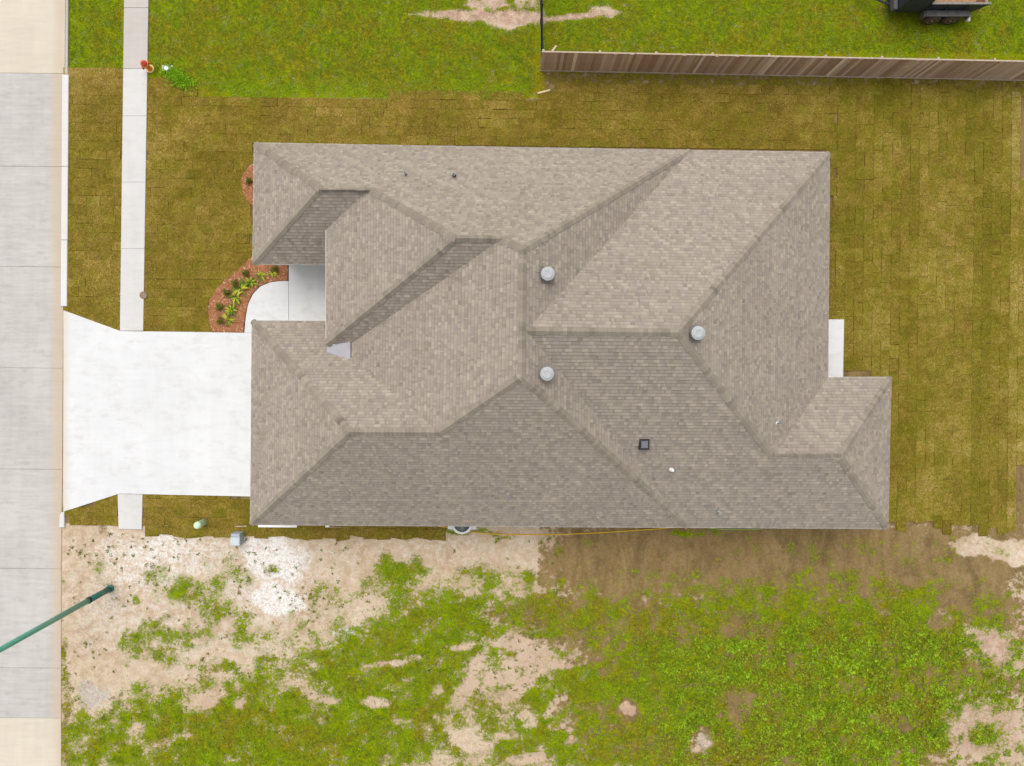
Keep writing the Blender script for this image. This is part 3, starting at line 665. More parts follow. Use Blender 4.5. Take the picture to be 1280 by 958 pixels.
# light grey saddle flashing between the porch roof and the garage roof
cr = MB(); zz = HP
cq = [(uP + .3, vP - .5, HP - 3.0), (446.5, vP - 9, HP + 4.2), (446.5, GM[1] + 3.2, HP + 3.2), (uP + .3, 441.5, hgt('Gn', uP, 441.5) + 1.0)]
cr.add([U(*q) for q in cq], [(3, 2, 1, 0)]); lo_ = [U(q[0], q[1], q[2] - 4) for q in cq]
cr.add([U(*q) for q in cq] + lo_, [(0, 1, 5, 4), (1, 2, 6, 5), (2, 3, 7, 6), (3, 0, 4, 7), (4, 5, 6, 7)])
hb(cr, 'saddle_flashing', M['membrane'])['label'] = 'light grey metal saddle between two roof slopes'

# roof vents
def onroof(px, py, face, up):
    zt = 6.0
    for _ in range(12):
        p = P(px, py, zt); u_, v_ = p.x / KE + NX, -p.y / KE + NY; zr = EAVE + hgt(face, u_, v_) * KE; zt = zr + up
    return Vector((p.x, p.y, zr))
def part(mb, name, mat, parent, smooth=False): return mb.build(name, M[mat], parent, smooth)
def turbine(px, py, face):
    b = onroof(px, py, face, .52); t = empty('turbine_vent', b); t.parent = house; t.matrix_parent_inverse = Matrix.Translation(-HL)
    part(MB().lathe([(.20, -.16), (.19, .0), (.165, .10), (.165, .24)], 20), 'neck', 'galvanised_dark', t, True)
    nn = NORM[face]; fl = MB(); e = Vector((0, 0, 1)).cross(nn).normalized(); s = nn.cross(e)
    q = [(e * a + s * b_) * .30 + nn * .024 for a, b_ in ((-1, -1), (1, -1), (1, 1), (-1, 1))]; fl.add(q + [p - nn * .006 for p in q], [(0, 1, 2, 3), (7, 6, 5, 4), (0, 4, 5, 1), (1, 5, 6, 2), (2, 6, 7, 3), (3, 7, 4, 0)])
    part(fl, 'base_flashing', 'ridge_shingle', t)
    part(MB().lathe([(.12, .24), (.12, .46)], 16), 'core', 'galvanised_dark', t, True)
    fin = MB(); N_ = 24
    for k_ in range(N_):
        a = 2 * math.pi * k_ / N_; vs = []
        for (r0, r1, z_) in ((.165, .185, .24), (.215, .262, .31), (.225, .275, .38), (.195, .238, .46)):
            for r_, da in ((r0, .10), (r1, -.06)): vs.append((r_ * math.cos(a + da), r_ * math.sin(a + da), z_))
        fin.add(vs, [(0, 1, 3, 2), (2, 3, 5, 4), (4, 5, 7, 6)])
    part(fin, 'fin_ring', 'galvanised', t)
    part(MB().lathe([(.236, .452), (.240, .466), (.222, .482), (.17, .487), (.165, .498), (.10, .508), (.095, .502), (.03, .505), (.002, .512)], 28), 'cap', 'galvanised', t, True)
turbine(685, 342, 'Me'); turbine(684, 467.5, 'Me'); turbine(873.5, 416.5, 'Re')
b = onroof(806, 556, 'Rs', .2); t = empty('box_vent', b); t.parent = house; t.matrix_parent_inverse = Matrix.Translation(-HL)
part(MB().box(-.185, -.205, -.15, .185, .205, .16, .012), 'vent_hood', 'black_plastic', t); part(MB().box(-.125, -.135, .161, .125, .135, .19, .01), 'vent_lid', 'slate_plastic', t)
def pipe(px, py, face, r, h, m1, m2, cap=False):
    b = onroof(px, py, face, h); t = empty('plumbing_vent', b); t.parent = house; t.matrix_parent_inverse = Matrix.Translation(-HL)
    part(MB().lathe([(r * 2.0, -.03), (r * 1.6, .04), (r * 1.06, .09)], 14), 'boot', m2, t, True)
    part(MB().lathe([(r, -.1), (r, h), (r * .75, h), (r * .75, h - .1)], 14), 'stack', m1, t, True)
    if cap: part(MB().lathe([(r * 1.25, h + .005), (r * 1.25, h + .05), (r * .5, h + .07)], 14), 'stack_cap', m1, t, True)
pipe(506, 216, 'N', .038, .30, 'lead', 'lead'); pipe(567, 217.5, 'N', .048, .36, 'lead', 'black_plastic'); pipe(638.5, 622, 'Ms', .036, .28, 'lead', 'lead'); pipe(900.5, 641, 'Rs', .045, .3, 'galvanised', 'lead'); pipe(975, 530, 'Re', .04, .3, 'lead', 'pvc'); pipe(840.5, 588, 'Rs', .05, .2, 'pvc', 'pvc', True)

# ------------------------------------------------------------------ wooden fence, board by board
f0, f1 = Vector((1.63, 13.50, 0)), Vector((30.5, 12.92, 0)); fd = (f1 - f0).normalized(); fn = Vector((-fd.y, fd.x, 0)); fL = (f1 - f0).length
fence = tag(empty('wooden_fence', f0, math.atan2(fd.y, fd.x)), 'weathered brown wooden privacy fence of upright boards at the back lot line', 'fence')
bm_ = []
for k_ in range(5):
    zt = 1.83 + RNG.gauss(0, .012); mb = MB()
    mb.prism([(0.003, -.009), (.137, -.009), (.137, .009), (.003, .009)], .02, zt, .004); bm_.append(mb.mesh('board'))
    bm_[-1].materials.append(M['fence_wood'])
x = 0.0
while x < fL:
    o = link('board', RNG.choice(bm_), fence); o.location = (x, RNG.gauss(0, .004), RNG.gauss(0, .01)); o.rotation_euler = (RNG.gauss(0, .006), RNG.gauss(0, .002), RNG.gauss(0, .012)); x += .1395
for zz in (.35, 1.0, 1.62): part(MB().box(0, .012, zz, fL, .05, zz + .085), 'rail', 'fence_rail', fence)
part(MB().box(-.01, -.012, 1.832, fL, .045, 1.856), 'top_rail', 'fence_rail', fence)
part(MB().box(0, -.05, .0, fL, -.014, .07), 'kick_board', 'fence_rail', fence)
pm = MB().box(-.045, .052, 0, .045, .142, 1.815, .01).mesh('post'); pm.materials.append(M['fence_rail'])
x = .06
while x < fL: o = link('post', pm, fence); o.location = (x, 0, 0); x += 2.4

# ------------------------------------------------------------------ black metal fence running north from its end
mf = tag(empty('metal_fence', (1.70, 13.62, 0), R(90.9)), 'narrow black metal fence running away from the wooden fence end', 'fence')
pk = MB().box(-.010, -.010, .06, .010, .010, 1.62).mesh('picket'); pk.materials.append(M['black_metal'])
for k_ in range(72): o = link('picket', pk, mf); o.location = (.1 + k_ * .11, 0, 0)
for zz in (.18, 1.36, 1.52): part(MB().box(0, -.018, zz, 8.0, .018, zz + .035), 'rail', 'black_metal', mf)
pm = MB().box(-.032, -.032, 0, .032, .032, 1.70, .01).mesh('post'); pm.materials.append(M['black_metal'])
for k_ in range(5): o = link('post', pm, mf); o.location = (.03 + k_ * 1.99, 0, 0)

# ------------------------------------------------------------------ street lamp
lp = P(137.5, 736); lamp = tag(empty('street_lamp', lp), 'tall green street lamp pole standing in the bare sand by the street', 'lamp')
part(MB().lathe([(.17, -.05), (.17, .05), (.15, .07)], 20), 'base_plate', 'pole_green', lamp, True)
part(MB().lathe([(.135, .05), (.132, 1.60)], 20), 'pole_base', 'pole_green', lamp, True)
part(MB().lathe([(.142, 1.60), (.142, 1.70)], 20), 'collar', 'black_metal', lamp, True)
part(MB().lathe([(.120, 1.70), (.108, 5.0), (.092, 8.6)], 20), 'pole_shaft', 'pole_green_pale', lamp, True)
arm = [(0, 0, 8.3), (-.4, .02, 8.65), (-1.0, .04, 8.85), (-1.7, .06, 8.9)]
part(MB().tube(arm, [.05, .045, .04, .035], 10), 'arm', 'pole_green_pale', lamp, True)
part(MB().prism([(-2.35, -.12), (-2.2, -.16), (-1.72, -.1), (-1.66, .06), (-1.72, .22), (-2.2, .28), (-2.35, .24)], 8.83, 8.98, .03), 'lamp_head', 'pole_green', lamp)

# ------------------------------------------------------------------ hydrant and small utilities
hy = tag(empty('fire_hydrant', P(188.2, 86.8)), 'orange and red fire hydrant with a yellow foot flange beside the sidewalk', 'hydrant')
part(MB().lathe([(.185, -.02), (.185, .06), (.17, .075)], 24), 'foot_flange', 'hydrant_yellow', hy, True)
part(MB().lathe([(.125, .07), (.115, .12), (.112, .50), (.12, .52)], 20), 'barrel', 'hydrant_orange', hy, True)
part(MB().lathe([(.168, .52), (.168, .565), (.15, .575)], 24), 'bonnet_flange', 'hydrant_orange', hy, True)
part(MB().lathe([(.14, .575), (.135, .64), (.10, .70), (.045, .735), (.04, .775), (.02, .78)], 20), 'bonnet', 'hydrant_red', hy, True)
for a, r_ in ((40, .055), (220, .055), (130, .07)):
    d = Vector((math.cos(R(a)), math.sin(R(a)), 0)); part(MB().tube([d * .08 + Vector((0, 0, .40)), d * .17 + Vector((0, 0, .40)), d * .172 + Vector((0, 0, .40)), d * .21 + Vector((0, 0, .40))], [r_, r_, r_ * 1.2, r_ * 1.2], 12), 'nozzle_cap', 'hydrant_red', hy, True)
mb_ = tag(empty('meter_box', P(210, 87.5)), 'white capped pipe on a pale concrete pad by the tall grass clump', 'meter box')
part(MB().box(-.27, -.05, -.02, .24, .20, .05, .02), 'pad', 'rubble_stone', mb_); part(MB().lathe([(.10, 0), (.10, .17), (.085, .185)], 16), 'pipe_cap', 'pvc', mb_, True)
part(MB().box(-.16, -.10, .0, -.11, .03, .12, .01), 'stake', 'black_plastic', mb_)
vl = tag(empty('valve_lid', P(179, 369.3, .07)), 'round brown iron valve lid at the sidewalk edge', 'lid')
part(MB().lathe([(.165, -.06), (.165, .012), (.14, .012), (.138, .006), (.06, .006), (.055, .014), (.002, .014)], 24), 'lid_disc', 'cast_lid', vl, True)
pd = tag(empty('telecom_pedestal', P(255.8, 652.3)), 'pale green rounded pedestal standing in the side lawn', 'pedestal')
part(MB().lathe([(.15, -.05), (.15, .62), (.155, .63)], 20), 'body', 'pedestal_green', pd, True); part(MB().lathe([(.162, .63), (.160, .78), (.13, .85), (.07, .885), (.01, .89)], 20), 'dome', 'pedestal_green', pd, True)
ub = tag(empty('utility_box', P(299.6, 671.0), R(-1)), 'grey metal utility box on bare soil at the house corner', 'box')
part(MB().box(-.19, -.25, -.03, .19, .25, .52, .012), 'cabinet', 'box_grey', ub); part(MB().box(-.205, -.265, .522, .205, .10, .58, .015), 'lid', 'box_lid', ub); part(MB().box(-.19, .11, .522, .19, .25, .55, .01), 'hinge_rail', 'box_grey', ub)

# ------------------------------------------------------------------ air conditioner half under the eave, hoses, board
ac = tag(empty('air_conditioner', (P(577.5, 655.3, .8).x, P(577.5, 655.3, .8).y, 0)), 'white air conditioner with dark round fan grille under the eave', 'air conditioner')
part(MB().box(-.60, -.42, -.05, .60, .46, .06, .01), 'pad', 'walk_white', ac)
o = [(.0, 0)]
ag = [(.455 * (abs(math.cos(a)) ** .92) * (1 if math.cos(a) > 0 else -1), .44 * (abs(math.sin(a)) ** .92) * (1 if math.sin(a) > 0 else -1)) for a in [2 * math.pi * i_ / 40 for i_ in range(40)]]
part(MB().prism(ag, .06, .72), 'casing', 'ac_dark', ac)
tr = MB(); n_ = 40
ro = [(p[0] * 1.0, p[1] * 1.0) for p in ag]; ri = [(.355 * math.cos(2 * math.pi * i_ / 40), .355 * math.sin(2 * math.pi * i_ / 40)) for i_ in range(40)]
vs_ = [(*p, .722) for p in ro] + [(*p, .80) for p in ro] + [(*p, .80) for p in ri] + [(*p, .74) for p in ri]
fs_ = []
for a, b in ((0, 1), (1, 2), (2, 3)):
    for i_ in range(n_): fs_.append((a * n_ + i_, a * n_ + (i_ + 1) % n_, b * n_ + (i_ + 1) % n_, b * n_ + i_))
part(tr.add(vs_, fs_), 'top_cover', 'ac_shell', ac)
for sx_ in (-1, 1):
    part(MB().box(sx_ * .53 - .10, -.23, .10, sx_ * .53 + .10, .23, .79, .02), 'corner_post', 'ac_shell', ac)
gr = MB()
for r_ in (.06, .12, .18, .24, .29): gr.tube([(r_ * math.cos(a), r_ * math.sin(a), .785) for a in [2 * math.pi * i_ / 24 for i_ in range(25)]], .004, 4, False)
for i_ in range(8): a = math.pi * i_ / 8; gr.tube([(-.355 * math.cos(a), -.355 * math.sin(a), .78), (.355 * math.cos(a), .355 * math.sin(a), .78)], .005, 4)
part(gr, 'fan_grille', 'box_lid', ac)
for i_ in range(3):
    a = 2.1 * i_ + .5; part(MB().add([(.05 * math.cos(a), .05 * math.sin(a), .735), (.28 * math.cos(a - .3), .28 * math.sin(a - .3), .75), (.28 * math.cos(a + .35), .28 * math.sin(a + .35), .728), (.05 * math.cos(a + .6), .05 * math.sin(a + .6), .73)], [(0, 1, 2, 3)]), 'fan_blade', 'slate_plastic', ac)
def hose(name, pts, r_, mat, label, cat):
    q = [P(a, b, .04) for a, b in pts]; sm = []
    for i_ in range(len(q) - 1):
        p0, p1, p2, p3 = q[max(i_ - 1, 0)], q[i_], q[i_ + 1], q[min(i_ + 2, len(q) - 1)]
        for k_ in range(6):
            t = k_ / 6; sm.append(.5 * ((2 * p1) + (p2 - p0) * t + (2 * p0 - 5 * p1 + 4 * p2 - p3) * t * t + (3 * p1 - p0 - 3 * p2 + p3) * t ** 3))
    sm.append(q[-1]); tag(MB().tube(sm, r_, 6).build(name, M[mat], None, True), label, cat)
hose('yellow_cord', [(520, 651), (545, 657), (566, 661), (585, 664), (600, 666.5), (640, 668.4), (690, 668.4), (740, 666.6), (790, 663.5), (830, 660.6), (850, 657), (860, 650)], .022, 'cord_yellow', 'yellow cord lying along the south wall past the air conditioner', 'cord')
hose('green_hose', [(862, 650), (880, 658.5), (900, 661.6), (925, 662.3), (951, 661.4), (954, 656), (950, 648)], .017, 'hose_green', 'pale green garden hose peeking out below the south eave', 'hose')
wb = tag(empty('white_board', P(347, 657.9, .1), R(-.4)), 'long white board lying by the garage side wall', 'board')
part(MB().box(-.88, -.06, -.06, .86, .04, 0, .008), 'plank', 'white_paint', wb)
wo_ = tag(empty('white_offcut', P(409, 658.3, .1), R(-.4)), 'short white offcut lying past the end of the long white board', 'board')
part(MB().box(-.09, -.05, -.06, .09, .04, -.01, .008), 'plank', 'white_paint', wo_)
for (pa, pb, w_, nm, lb) in (((690, 64.5), (695.5, 57), .09, 'fence_brace', 'pale wooden brace leaning at the north side of the fence'), ((672, 116.5), (688, 112.5), .08, 'wood_offcut', 'pale wooden offcut lying on the lawn near the fence end')):
    a, b = P(*pa, .06), P(*pb, .06); d = (b - a); o = tag(empty(nm, a, math.atan2(d.y, d.x)), lb, 'wood')
    part(MB().box(0, -w_ / 2, -.05, d.length, w_ / 2, .0, .008), 'plank', 'raw_wood', o)

# ------------------------------------------------------------------ trailer beyond the fence
tr = tag(empty('dump_trailer', (19.4, 16.8, 0)), 'dark open trailer with tandem wheels parked on grass behind the fence', 'trailer')
bx = lambda x0, y0, z0, x1, y1, z1, c=.01: MB().box(x0 - 19.4, y0 - 16.8, z0, x1 - 19.4, y1 - 16.8, z1, c)
part(bx(17.1, 15.92, .42, 20.7, 17.70, .60), 'chassis', 'trailer_paint', tr)
part(bx(17.12, 15.84, .60, 17.30, 17.78, .84), 'front_frame', 'fender_grey', tr)
part(bx(17.32, 15.80, .61, 18.47, 17.82, 1.92, .02), 'front_box', 'trailer_paint', tr)
part(bx(17.30, 15.78, 1.922, 18.49, 17.84, 1.96, .005), 'box_lid', 'trailer_edge', tr)
part(bx(18.49, 15.86, .61, 20.9, 17.76, .68, .0), 'bed_floor', 'bed_wood', tr)
for y_ in (15.80, 17.76): 
    part(MB().add([(18.49 - 19.4, y_ - 16.8 + d_, z_) for d_ in (0, .06) for z_ in (.50, 1.30)] + [(20.55 - 19.4, y_ - 16.8, .5), (21.02 - 19.4, y_ - 16.8, 1.30), (20.55 - 19.4, y_ - 16.74, .5), (21.02 - 19.4, y_ - 16.74, 1.30)], [(0, 4, 5, 1), (2, 3, 7, 6), (1, 5, 7, 3), (0, 2, 6, 4), (4, 6, 7, 5), (0, 1, 3, 2)]), 'side_wall', 'trailer_paint', tr)
    part(bx(18.50, y_ - .015, 1.302, 21.06, y_ + .075, 1.345, .005), 'top_rail', 'trailer_edge', tr)
    for x_ in (18.52, 19.3, 20.1): part(bx(x_, (y_ - .04) if y_ < 16 else y_ + .062, .55, x_ + .06, (y_ - .002) if y_ < 16 else y_ + .10, 1.29, .004), 'stake', 'trailer_paint', tr)
part(bx(20.86, 15.88, .62, 20.98, 17.74, 1.25, .01), 'tailgate', 'bed_wood', tr)
for sy in (15.52, 17.83):
    part(MB().prism([(18.55 - 19.4, sy - 16.8), (20.42 - 19.4, sy - 16.8), (20.42 - 19.4, sy + .27 - 16.8), (18.55 - 19.4, sy + .27 - 16.8)], .78, .83, .01), 'fender', 'fender_grey', tr)
    for xa, xb in ((18.47, 18.55), (20.42, 20.50)): part(bx(xa, sy, .50, xb, sy + .27, .80, .01), 'fender_flap', 'fender_grey', tr)
    for x_ in (19.08, 19.90):
        wh = empty('wheel', (x_ - 19.4, sy + .13 - 16.8, .36)); wh.parent = tr; wh.rotation_euler = (R(90), 0, 0)
        part(MB().lathe([(.20, -.11), (.33, -.12), (.365, -.07), (.365, .07), (.33, .12), (.20, .11)], 28), 'tyre', 'rubber', wh, True)
        part(MB().lathe([(.215, -.09), (.205, .118), (.17, .10), (.12, .06), (.05, .075), (.045, .12), (.01, .125)], 24), 'rim', 'rim_tan', wh, True)
for d_ in (0, 1): part(MB().tube([(17.1 - 19.4, -.6 + 1.2 * d_, .5), (15.7 - 19.4, 0, .5)], .05, 6), 'tongue', 'trailer_paint', tr)
part(bx(20.6, 15.5, .35, 20.72, 15.75, .48, .01), 'tail_lamp', 'pvc', tr)

# ------------------------------------------------------------------ mulch beds and their plants
def bed(pts, label, z1=.075):
    o = empty('mulch_bed'); tag(o, label, kind='structure')
    poly = []
    for i_ in range(len(pts)):
        a, b = Vector(pts[i_]), Vector(pts[(i_ + 1) % len(pts)]); n = max(1, int((b - a).length / 3))
        for k_ in range(n): q = a.lerp(b, k_ / n); poly.append((q.x + RNG.gauss(0, .22), q.y + RNG.gauss(0, .22)))
    MB().prism(pxpoly(poly), -.02, z1, .03).build('mulch', M['mulch'], o)
    xs = [p[0] for p in pts]; ys_ = [p[1] for p in pts]; V_ = []; T_ = []
    for _ in range(int((max(xs) - min(xs)) * (max(ys_) - min(ys_)) * .55)):
        x_, y_ = RNG.uniform(min(xs), max(xs)), RNG.uniform(min(ys_), max(ys_))
        if not inpoly(x_, y_, pts): continue
        c = P(x_, y_); a = RNG.random() * 6.28; l_, w_ = RNG.uniform(.02, .06), RNG.uniform(.006, .016); d = Vector((math.cos(a), math.sin(a), RNG.uniform(-.3, .3))) * l_; sd_ = Vector((-math.sin(a), math.cos(a), RNG.uniform(-.3, .3))) * w_
        c.z = z1 + .008; V_ += [c - d - sd_, c + d - sd_, c + d + sd_, c - d + sd_]; t = RNG.uniform(.6, 1.35); T_.append((.34 * t, .145 * t, .07 * t) if RNG.random() < .9 else (.55, .40, .28))
    tag(bulk('mulch_chips', np.array([tuple(v) for v in V_]), len(T_), 4, M['chip'], o, np.array(T_)), kind='stuff')
bed([(322, 312), (316, 320), (298, 339), (283, 350), (270, 362), (263, 376), (261, 390), (263, 406), (266, 415.6)] + [(a - .6, b) for a, b in arc] + [(361, 318)], 'orange-brown mulch bed curving beside the front path')
bed([(322, 204), (312, 208), (305, 217), (302.5, 228), (304, 240), (309, 250), (316, 257), (322, 258)], 'small mulch bed bulging out from the west eave')
def plant(px, py, kind, label, scale=1.0, seed=0, name=None):
    r = random.Random(seed); V_ = []; T_ = []; b = P(px, py, .07)
    if kind == 'strap':
        for k_ in range(r.randint(16, 30)):
            a = r.random() * 6.28; L_ = r.uniform(.18, .42) * scale; wd = r.uniform(.018, .032) * scale; up = r.uniform(.25, .9)
            d = Vector((math.cos(a), math.sin(a), 0)); s_ = Vector((-d.y, d.x, 0)); y = r.random()
            colr = (.34 + .2 * y, .42 + .12 * y, .012 + .05 * y) if r.random() < .6 else (.10, .20, .015)
            pts = [Vector((0, 0, 0)), d * L_ * .35 + Vector((0, 0, L_ * up * .55)), d * L_ * .75 + Vector((0, 0, L_ * up * .6)), d * L_ + Vector((0, 0, L_ * up * .35))]
            ws = [wd * .6, wd, wd * .9, .002]
            for i_ in range(3):
                V_ += [pts[i_] - s_ * ws[i_], pts[i_] + s_ * ws[i_], pts[i_ + 1] + s_ * ws[i_ + 1], pts[i_ + 1] - s_ * ws[i_ + 1]]; T_.append(colr)
    else:
        for k_ in range(260):
            a = r.random() * 6.28; ph = math.acos(r.uniform(-.1, 1)); rr = (.16 + .05 * math.sin(3 * a + seed)) * r.uniform(.55, 1.08) * scale
            d = Vector((math.sin(ph) * math.cos(a), math.sin(ph) * math.sin(a), math.cos(ph))); c = d * rr + Vector((0, 0, .12 * scale))
            s_ = d.cross(Vector((r.uniform(-1, 1), r.uniform(-1, 1), r.uniform(-1, 1)))).normalized(); u_ = (d * .6 + d.cross(s_)).normalized(); l_ = r.uniform(.022, .045)
            v = r.random(); colr = (.085 + .07 * v, .11 + .08 * v, .012) if r.random() < .85 else (.26, .25, .04)
            V_ += [c - u_ * l_, c + s_ * l_ * .5, c + u_ * l_, c - s_ * l_ * .5]; T_.append(colr)
    t = tag(empty(name or ('strap_leaf_plant' if kind == 'strap' else 'round_shrub'), b), label, 'plant', 'plants in the mulch beds')
    bulk('foliage', np.array([tuple(v) for v in V_]), len(T_), 4, M['leaf'], t, np.array(T_)); part(MB().tube([(0, 0, -.05), (.004, .003, .06 * scale), (0, 0, .16 * scale)], [.02, .016, .006], 6), 'stem', 'stem_brown', t)
for i_, (x_, y_, kd, lb, sc_) in enumerate([
 (308.3, 342.5, 'shrub', 'dark round shrub nearest the roof corner in the curved mulch bed', 1.0), (285, 366.5, 'shrub', 'dark round shrub at the middle of the bed outer curve', 1.05), (275.8, 384, 'shrub', 'dark round shrub left of the lower yellow-green strap plant', 1.05), (277, 401.6, 'shrub', 'dark round shrub nearest the driveway edge', 1.05), (344.5, 337, 'shrub', 'green shrub closest to the porch under the eave', .95),
 (326.5, 345, 'strap', 'yellow-green strap leaf plant beside the top of the path curve', .95), (314, 352.8, 'strap', 'yellow strap leaf plant between the tall green one and the path', 1.0), (300.5, 360, 'strap', 'largest bright green strap leaf plant in the middle of the bed', 1.3), (295.5, 371.5, 'strap', 'yellow-green strap leaf plant just below the largest one', 1.1), (290.5, 387.5, 'strap', 'yellow-green strap leaf plant near the straight path edge', 1.1), (286, 400.6, 'strap', 'yellowish strap leaf plant next to the driveway', .95), (341, 341, 'strap', 'small yellow strap leaf plant under the porch-side shrub', .7), (294.5, 354.5, 'shrub', 'bright leafy shrub behind the largest strap plant', 1.0)]):
    plant(x_, y_, kd, lb, sc_, 31 + i_)
plant(312.5, 227, 'shrub', 'lone dark shrub in the small mulch bed by the west eave', .95, 77)

# ------------------------------------------------------------------ grass and weeds of the open lots
def leaves(name, pos, ang, ln, wd, tilt, tint, mat, parent=None):
    d = np.stack([np.cos(ang) * np.cos(tilt), np.sin(ang) * np.cos(tilt), np.sin(tilt)], -1) * ln[:, None]
    s_ = np.stack([-np.sin(ang), np.cos(ang), np.zeros_like(ang)], -1) * wd[:, None]
    mid = pos + d * .5 + np.array([0, 0, 1.0]) * (ln * .12)[:, None]
    V_ = np.stack([pos, mid + s_, pos + d, mid - s_], 1).reshape(-1, 3)
    return bulk(name, V_, len(pos), 4, mat, parent, tint)
def pick(n, y0, y1, thr, x0=78, x1=1300):
    px = NPR.uniform(x0, x1, n); py = NPR.uniform(y0, y1, n); vg, wh, md, gv, dr, pk_ = cover(px, py)
    cl = fbm(px / 9, py / 9, 3, 21); keep = NPR.random(n) < np.clip((vg * 1.25 + (cl - .5) * 1.9 - thr) * 2.2, 0, 1)
    return px[keep], py[keep], vg[keep], dr[keep], cl[keep]
def greens(n, dr, bright):
    a = np.array([.13, .19, .002]); b = np.array([.30, .47, .012]); y = np.array([.27, .285, .012]); br = np.array([.18, .15, .02])
    t = np.clip(bright + NPR.normal(0, .28, n), 0, 1)[:, None]; c = a * (1 - t) + b * t
    q = NPR.random(n); c = np.where((q < dr * .55)[:, None], y, c); c = np.where((q > 1 - dr * .4)[:, None], br, c)
    return c * NPR.uniform(.75, 1.3, (n, 1))
# weeds: rosettes of small leaves
px, py, vg, dr, cl = pick(52000, 664, 975, .42)
n = len(px); kk = 6; wpos = np.repeat(np.stack([(px - NX) * S, -(py - NY) * S, gz((px - NX) * S, -(py - NY) * S)], -1), kk, 0)
ang = NPR.uniform(0, 6.283, n * kk); sz = np.repeat(NPR.uniform(.5, 1.25, n) * (.5 + .6 * vg), kk)
lush = np.repeat(np.clip((px - 760) / 120, 0, 1) * np.clip((py - 760) / 40, 0, 1), kk)
ln = sz * NPR.uniform(.04, .085, n * kk) * (1 + .7 * lush); wd = ln * NPR.uniform(.10, .24, n * kk) * (1 + .5 * lush)
wpos = wpos + NPR.normal(0, .035, wpos.shape) * np.array([1, 1, 0]) + np.array([0, 0, 1.0]) * (NPR.random(n * kk) * .05)[:, None]
tn = greens(n * kk, np.repeat(dr, kk), np.repeat(np.clip((cl - .38) * 2.6, 0, 1), kk) * .85 + .1 * lush)
tag(leaves('weeds', wpos, ang, ln, wd, NPR.uniform(.05, .8, n * kk), tn, M['leaf']), 'low green weeds and grass growing over the vacant lot', 'weeds', kind='stuff')
sx1 = NPR.uniform(80, 700, 2600); sy1 = NPR.uniform(668, 900, 2600); cl1 = fbm(sx1 / 30, sy1 / 30, 3, 77); kp = NPR.random(2600) < np.clip((cl1 - .42) * 2.2, .03, .6); sx1, sy1 = sx1[kp], sy1[kp]
n = len(sx1); kk = 9; wpos = np.repeat(np.stack([(sx1 - NX) * S, -(sy1 - NY) * S, gz((sx1 - NX) * S, -(sy1 - NY) * S) + .012], -1), kk, 0) + NPR.normal(0, .028, (n * kk, 3)) * np.array([1, 1, 0])
ln = np.repeat(NPR.uniform(.4, 1.2, n), kk) * NPR.uniform(.05, .10, n * kk)
tn = np.array([.15, .185, .016]) * NPR.uniform(.55, 1.4, (n * kk, 1))
tag(leaves('seedlings', wpos, NPR.uniform(0, 6.283, n * kk), ln, ln * .2, NPR.uniform(.0, .5, n * kk), tn, M['leaf']), 'tiny dark weed tufts dotted over the bare sand', 'weeds', kind='stuff')
# grass of the northern lots
px, py, vg, dr, cl = pick(60000, -25, 125, .55, 84, 1300)
ok = ((px < 152) & (py < 93)) | ((px > 186) & (py < 119 + 3 * np.sin(px / 23.) + 16 * (fbm(px / 9, py / 9, 3, 33) - .5)) & (px < 668)) | ((px > 680) & (py < 66)); ok &= ~((px < 300) & (py > 92 + (px - 190) * .32) & (px > 184)); px, py, vg, dr, cl = px[ok], py[ok], vg[ok], dr[ok], cl[ok]
n = len(px); kk = 4; wpos = np.repeat(np.stack([(px - NX) * S, -(py - NY) * S, np.where(py > 100, .035, 0.0)], -1), kk, 0); wpos = wpos + NPR.normal(0, .03, wpos.shape) * np.array([1, 1, 0])
ln = NPR.uniform(.04, .09, n * kk); edge = np.repeat(np.clip((py - 98) / 14, 0, 1), kk)
tn = greens(n * kk, np.repeat(dr, kk) * .45, np.repeat(np.clip((cl - .4) * 1.4, 0, .6), kk) + .5 * edge)
tag(leaves('grass', wpos, NPR.uniform(0, 6.283, n * kk), ln, ln * NPR.uniform(.06, .14, n * kk), NPR.uniform(.1, .9, n * kk), tn, M['leaf']), 'green grass of the neighbouring lots beyond the new sod', 'grass', kind='stuff')
# loose blades and straw standing up from the sod
ps = np.array([(q[0], q[1], q[2], q[3]) for q in pieces]); idx = NPR.integers(0, len(ps), 90000); q = ps[idx]
px = q[:, 0] + NPR.uniform(-1, 1, len(q)) * q[:, 2]; py = q[:, 1] + NPR.uniform(-1, 1, len(q)) * q[:, 3]
l_ = 155 - .0125 * py; r2 = 185.3 - .0155 * py
ok = ~((px > l_ - 1.5) & (px < r2 + 1.5) & (py < 420)) & (px > np.where(py < 400, 86, 81)) & ~((px > 60) & (px < 345) & (py > 384 + np.clip(px - 79, 0, 71) * .4) & (py < 646 - np.clip(px - 79, 0, 71) * .34)) & ~((px > 145) & (px < 180) & (py > 600)) & ~((px > 1030) & (px < 1058) & (py > 396) & (py < 476)) & ~((px > 256) & (px < 350) & (py > 318) & (py < 420))
px, py = px[ok], py[ok]; n = len(px); st_ = fbm(px / 60, py / 60, 3, 14) + NPR.normal(0, .18, n)
tn = np.where((st_ > .56)[:, None], np.array([.44, .31, .12]), np.where((st_ > .36)[:, None], np.array([.22, .175, .022]), np.array([.155, .175, .008]))) * NPR.uniform(.6, 1.35, (n, 1))
ln = NPR.uniform(.03, .07, n)
o = leaves('turf_blades', np.stack([(px - NX) * S, -(py - NY) * S, np.full(n, .034)], -1), NPR.uniform(0, 6.283, n), ln, ln * NPR.uniform(.08, .2, n), NPR.uniform(.1, .9, n), tn, M['leaf'], lawn); tag(o, kind='stuff')
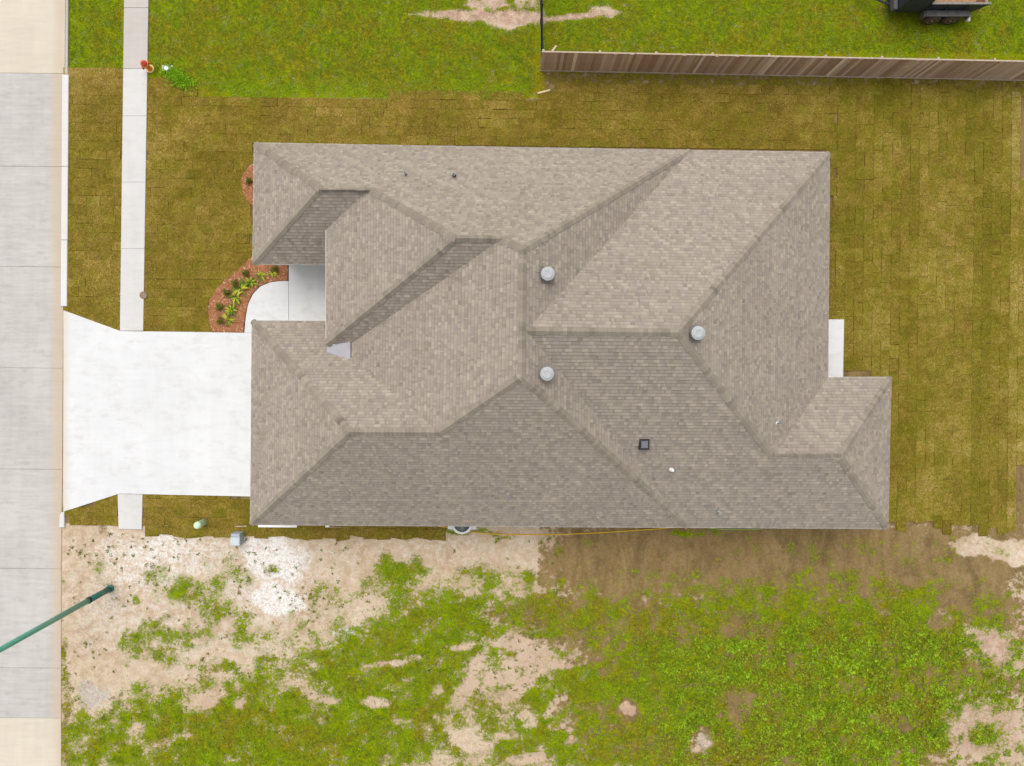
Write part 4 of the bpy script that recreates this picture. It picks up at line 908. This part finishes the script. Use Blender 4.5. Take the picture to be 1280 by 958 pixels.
# tall clump beside the hydrant
n = 1500; a = NPR.uniform(0, 6.283, n); r_ = np.abs(NPR.normal(0, .62, n)); cx, cy = 223 + r_ * np.cos(a) * 19, 98 + r_ * np.sin(a) * 10 + r_ * np.cos(a) * 11
pos = np.stack([(cx - NX) * S, -(cy - NY) * S, np.full(n, .02)], -1); ln = NPR.uniform(.12, .30, n)
tn = np.array([.22, .40, .010]) * NPR.uniform(.6, 1.7, (n, 1)); c0 = P(223, 98)
t = tag(empty('grass_clump', c0), 'tall bright green grass clump beside the white capped pipe', 'grass clump')
leaves('blades', pos - np.array([c0.x, c0.y, 0]), NPR.uniform(0, 6.283, n), ln, ln * .06, NPR.uniform(.3, 1.2, n), tn, M['leaf'], t)

# dirt mound and rubble
def lump(name, px, py, rx, ry, h, mat, label, seed, cat):
    r = random.Random(seed); c = P(px, py); c.z = float(gz(np.array([c.x]), np.array([c.y]))[0]); mb = MB(); vs = []; n = 22; rings = 7
    for i_ in range(rings):
        f_ = i_ / (rings - 1)
        for k_ in range(n):
            a = 2 * math.pi * k_ / n; wob = 1 + .22 * math.sin(2 * a + seed) + .12 * math.sin(5 * a + seed * 2) + r.gauss(0, .04)
            vs.append((rx * (1 - f_ * .97) * wob * math.cos(a), ry * (1 - f_ * .97) * wob * math.sin(a), -.04 + h * (1 - (1 - f_) ** 2) + r.gauss(0, .012)))
    mb.add(vs, [(i_ * n + k_, i_ * n + (k_ + 1) % n, (i_ + 1) * n + (k_ + 1) % n, (i_ + 1) * n + k_) for i_ in range(rings - 1) for k_ in range(n)] + [tuple((rings - 1) * n + k_ for k_ in range(n))])
    o = mb.build(name, M[mat], None, True); o.location = c; tag(o, label, cat)
lump('dirt_mound', 785, 887, .42, .40, .17, 'mound_dirt', 'small round heap of pinkish dirt among the weeds', 3, 'dirt mound')
lump('dirt_mound', 714, 925, .18, .2, .08, 'mound_dirt', 'tiny reddish dirt heap left of the round dirt heap', 5, 'dirt mound')
lump('rubble_pile', 877, 926, .40, .34, .06, 'mound_pale', 'pale grey rubble heap in the weeds near the lower edge', 8, 'rubble')
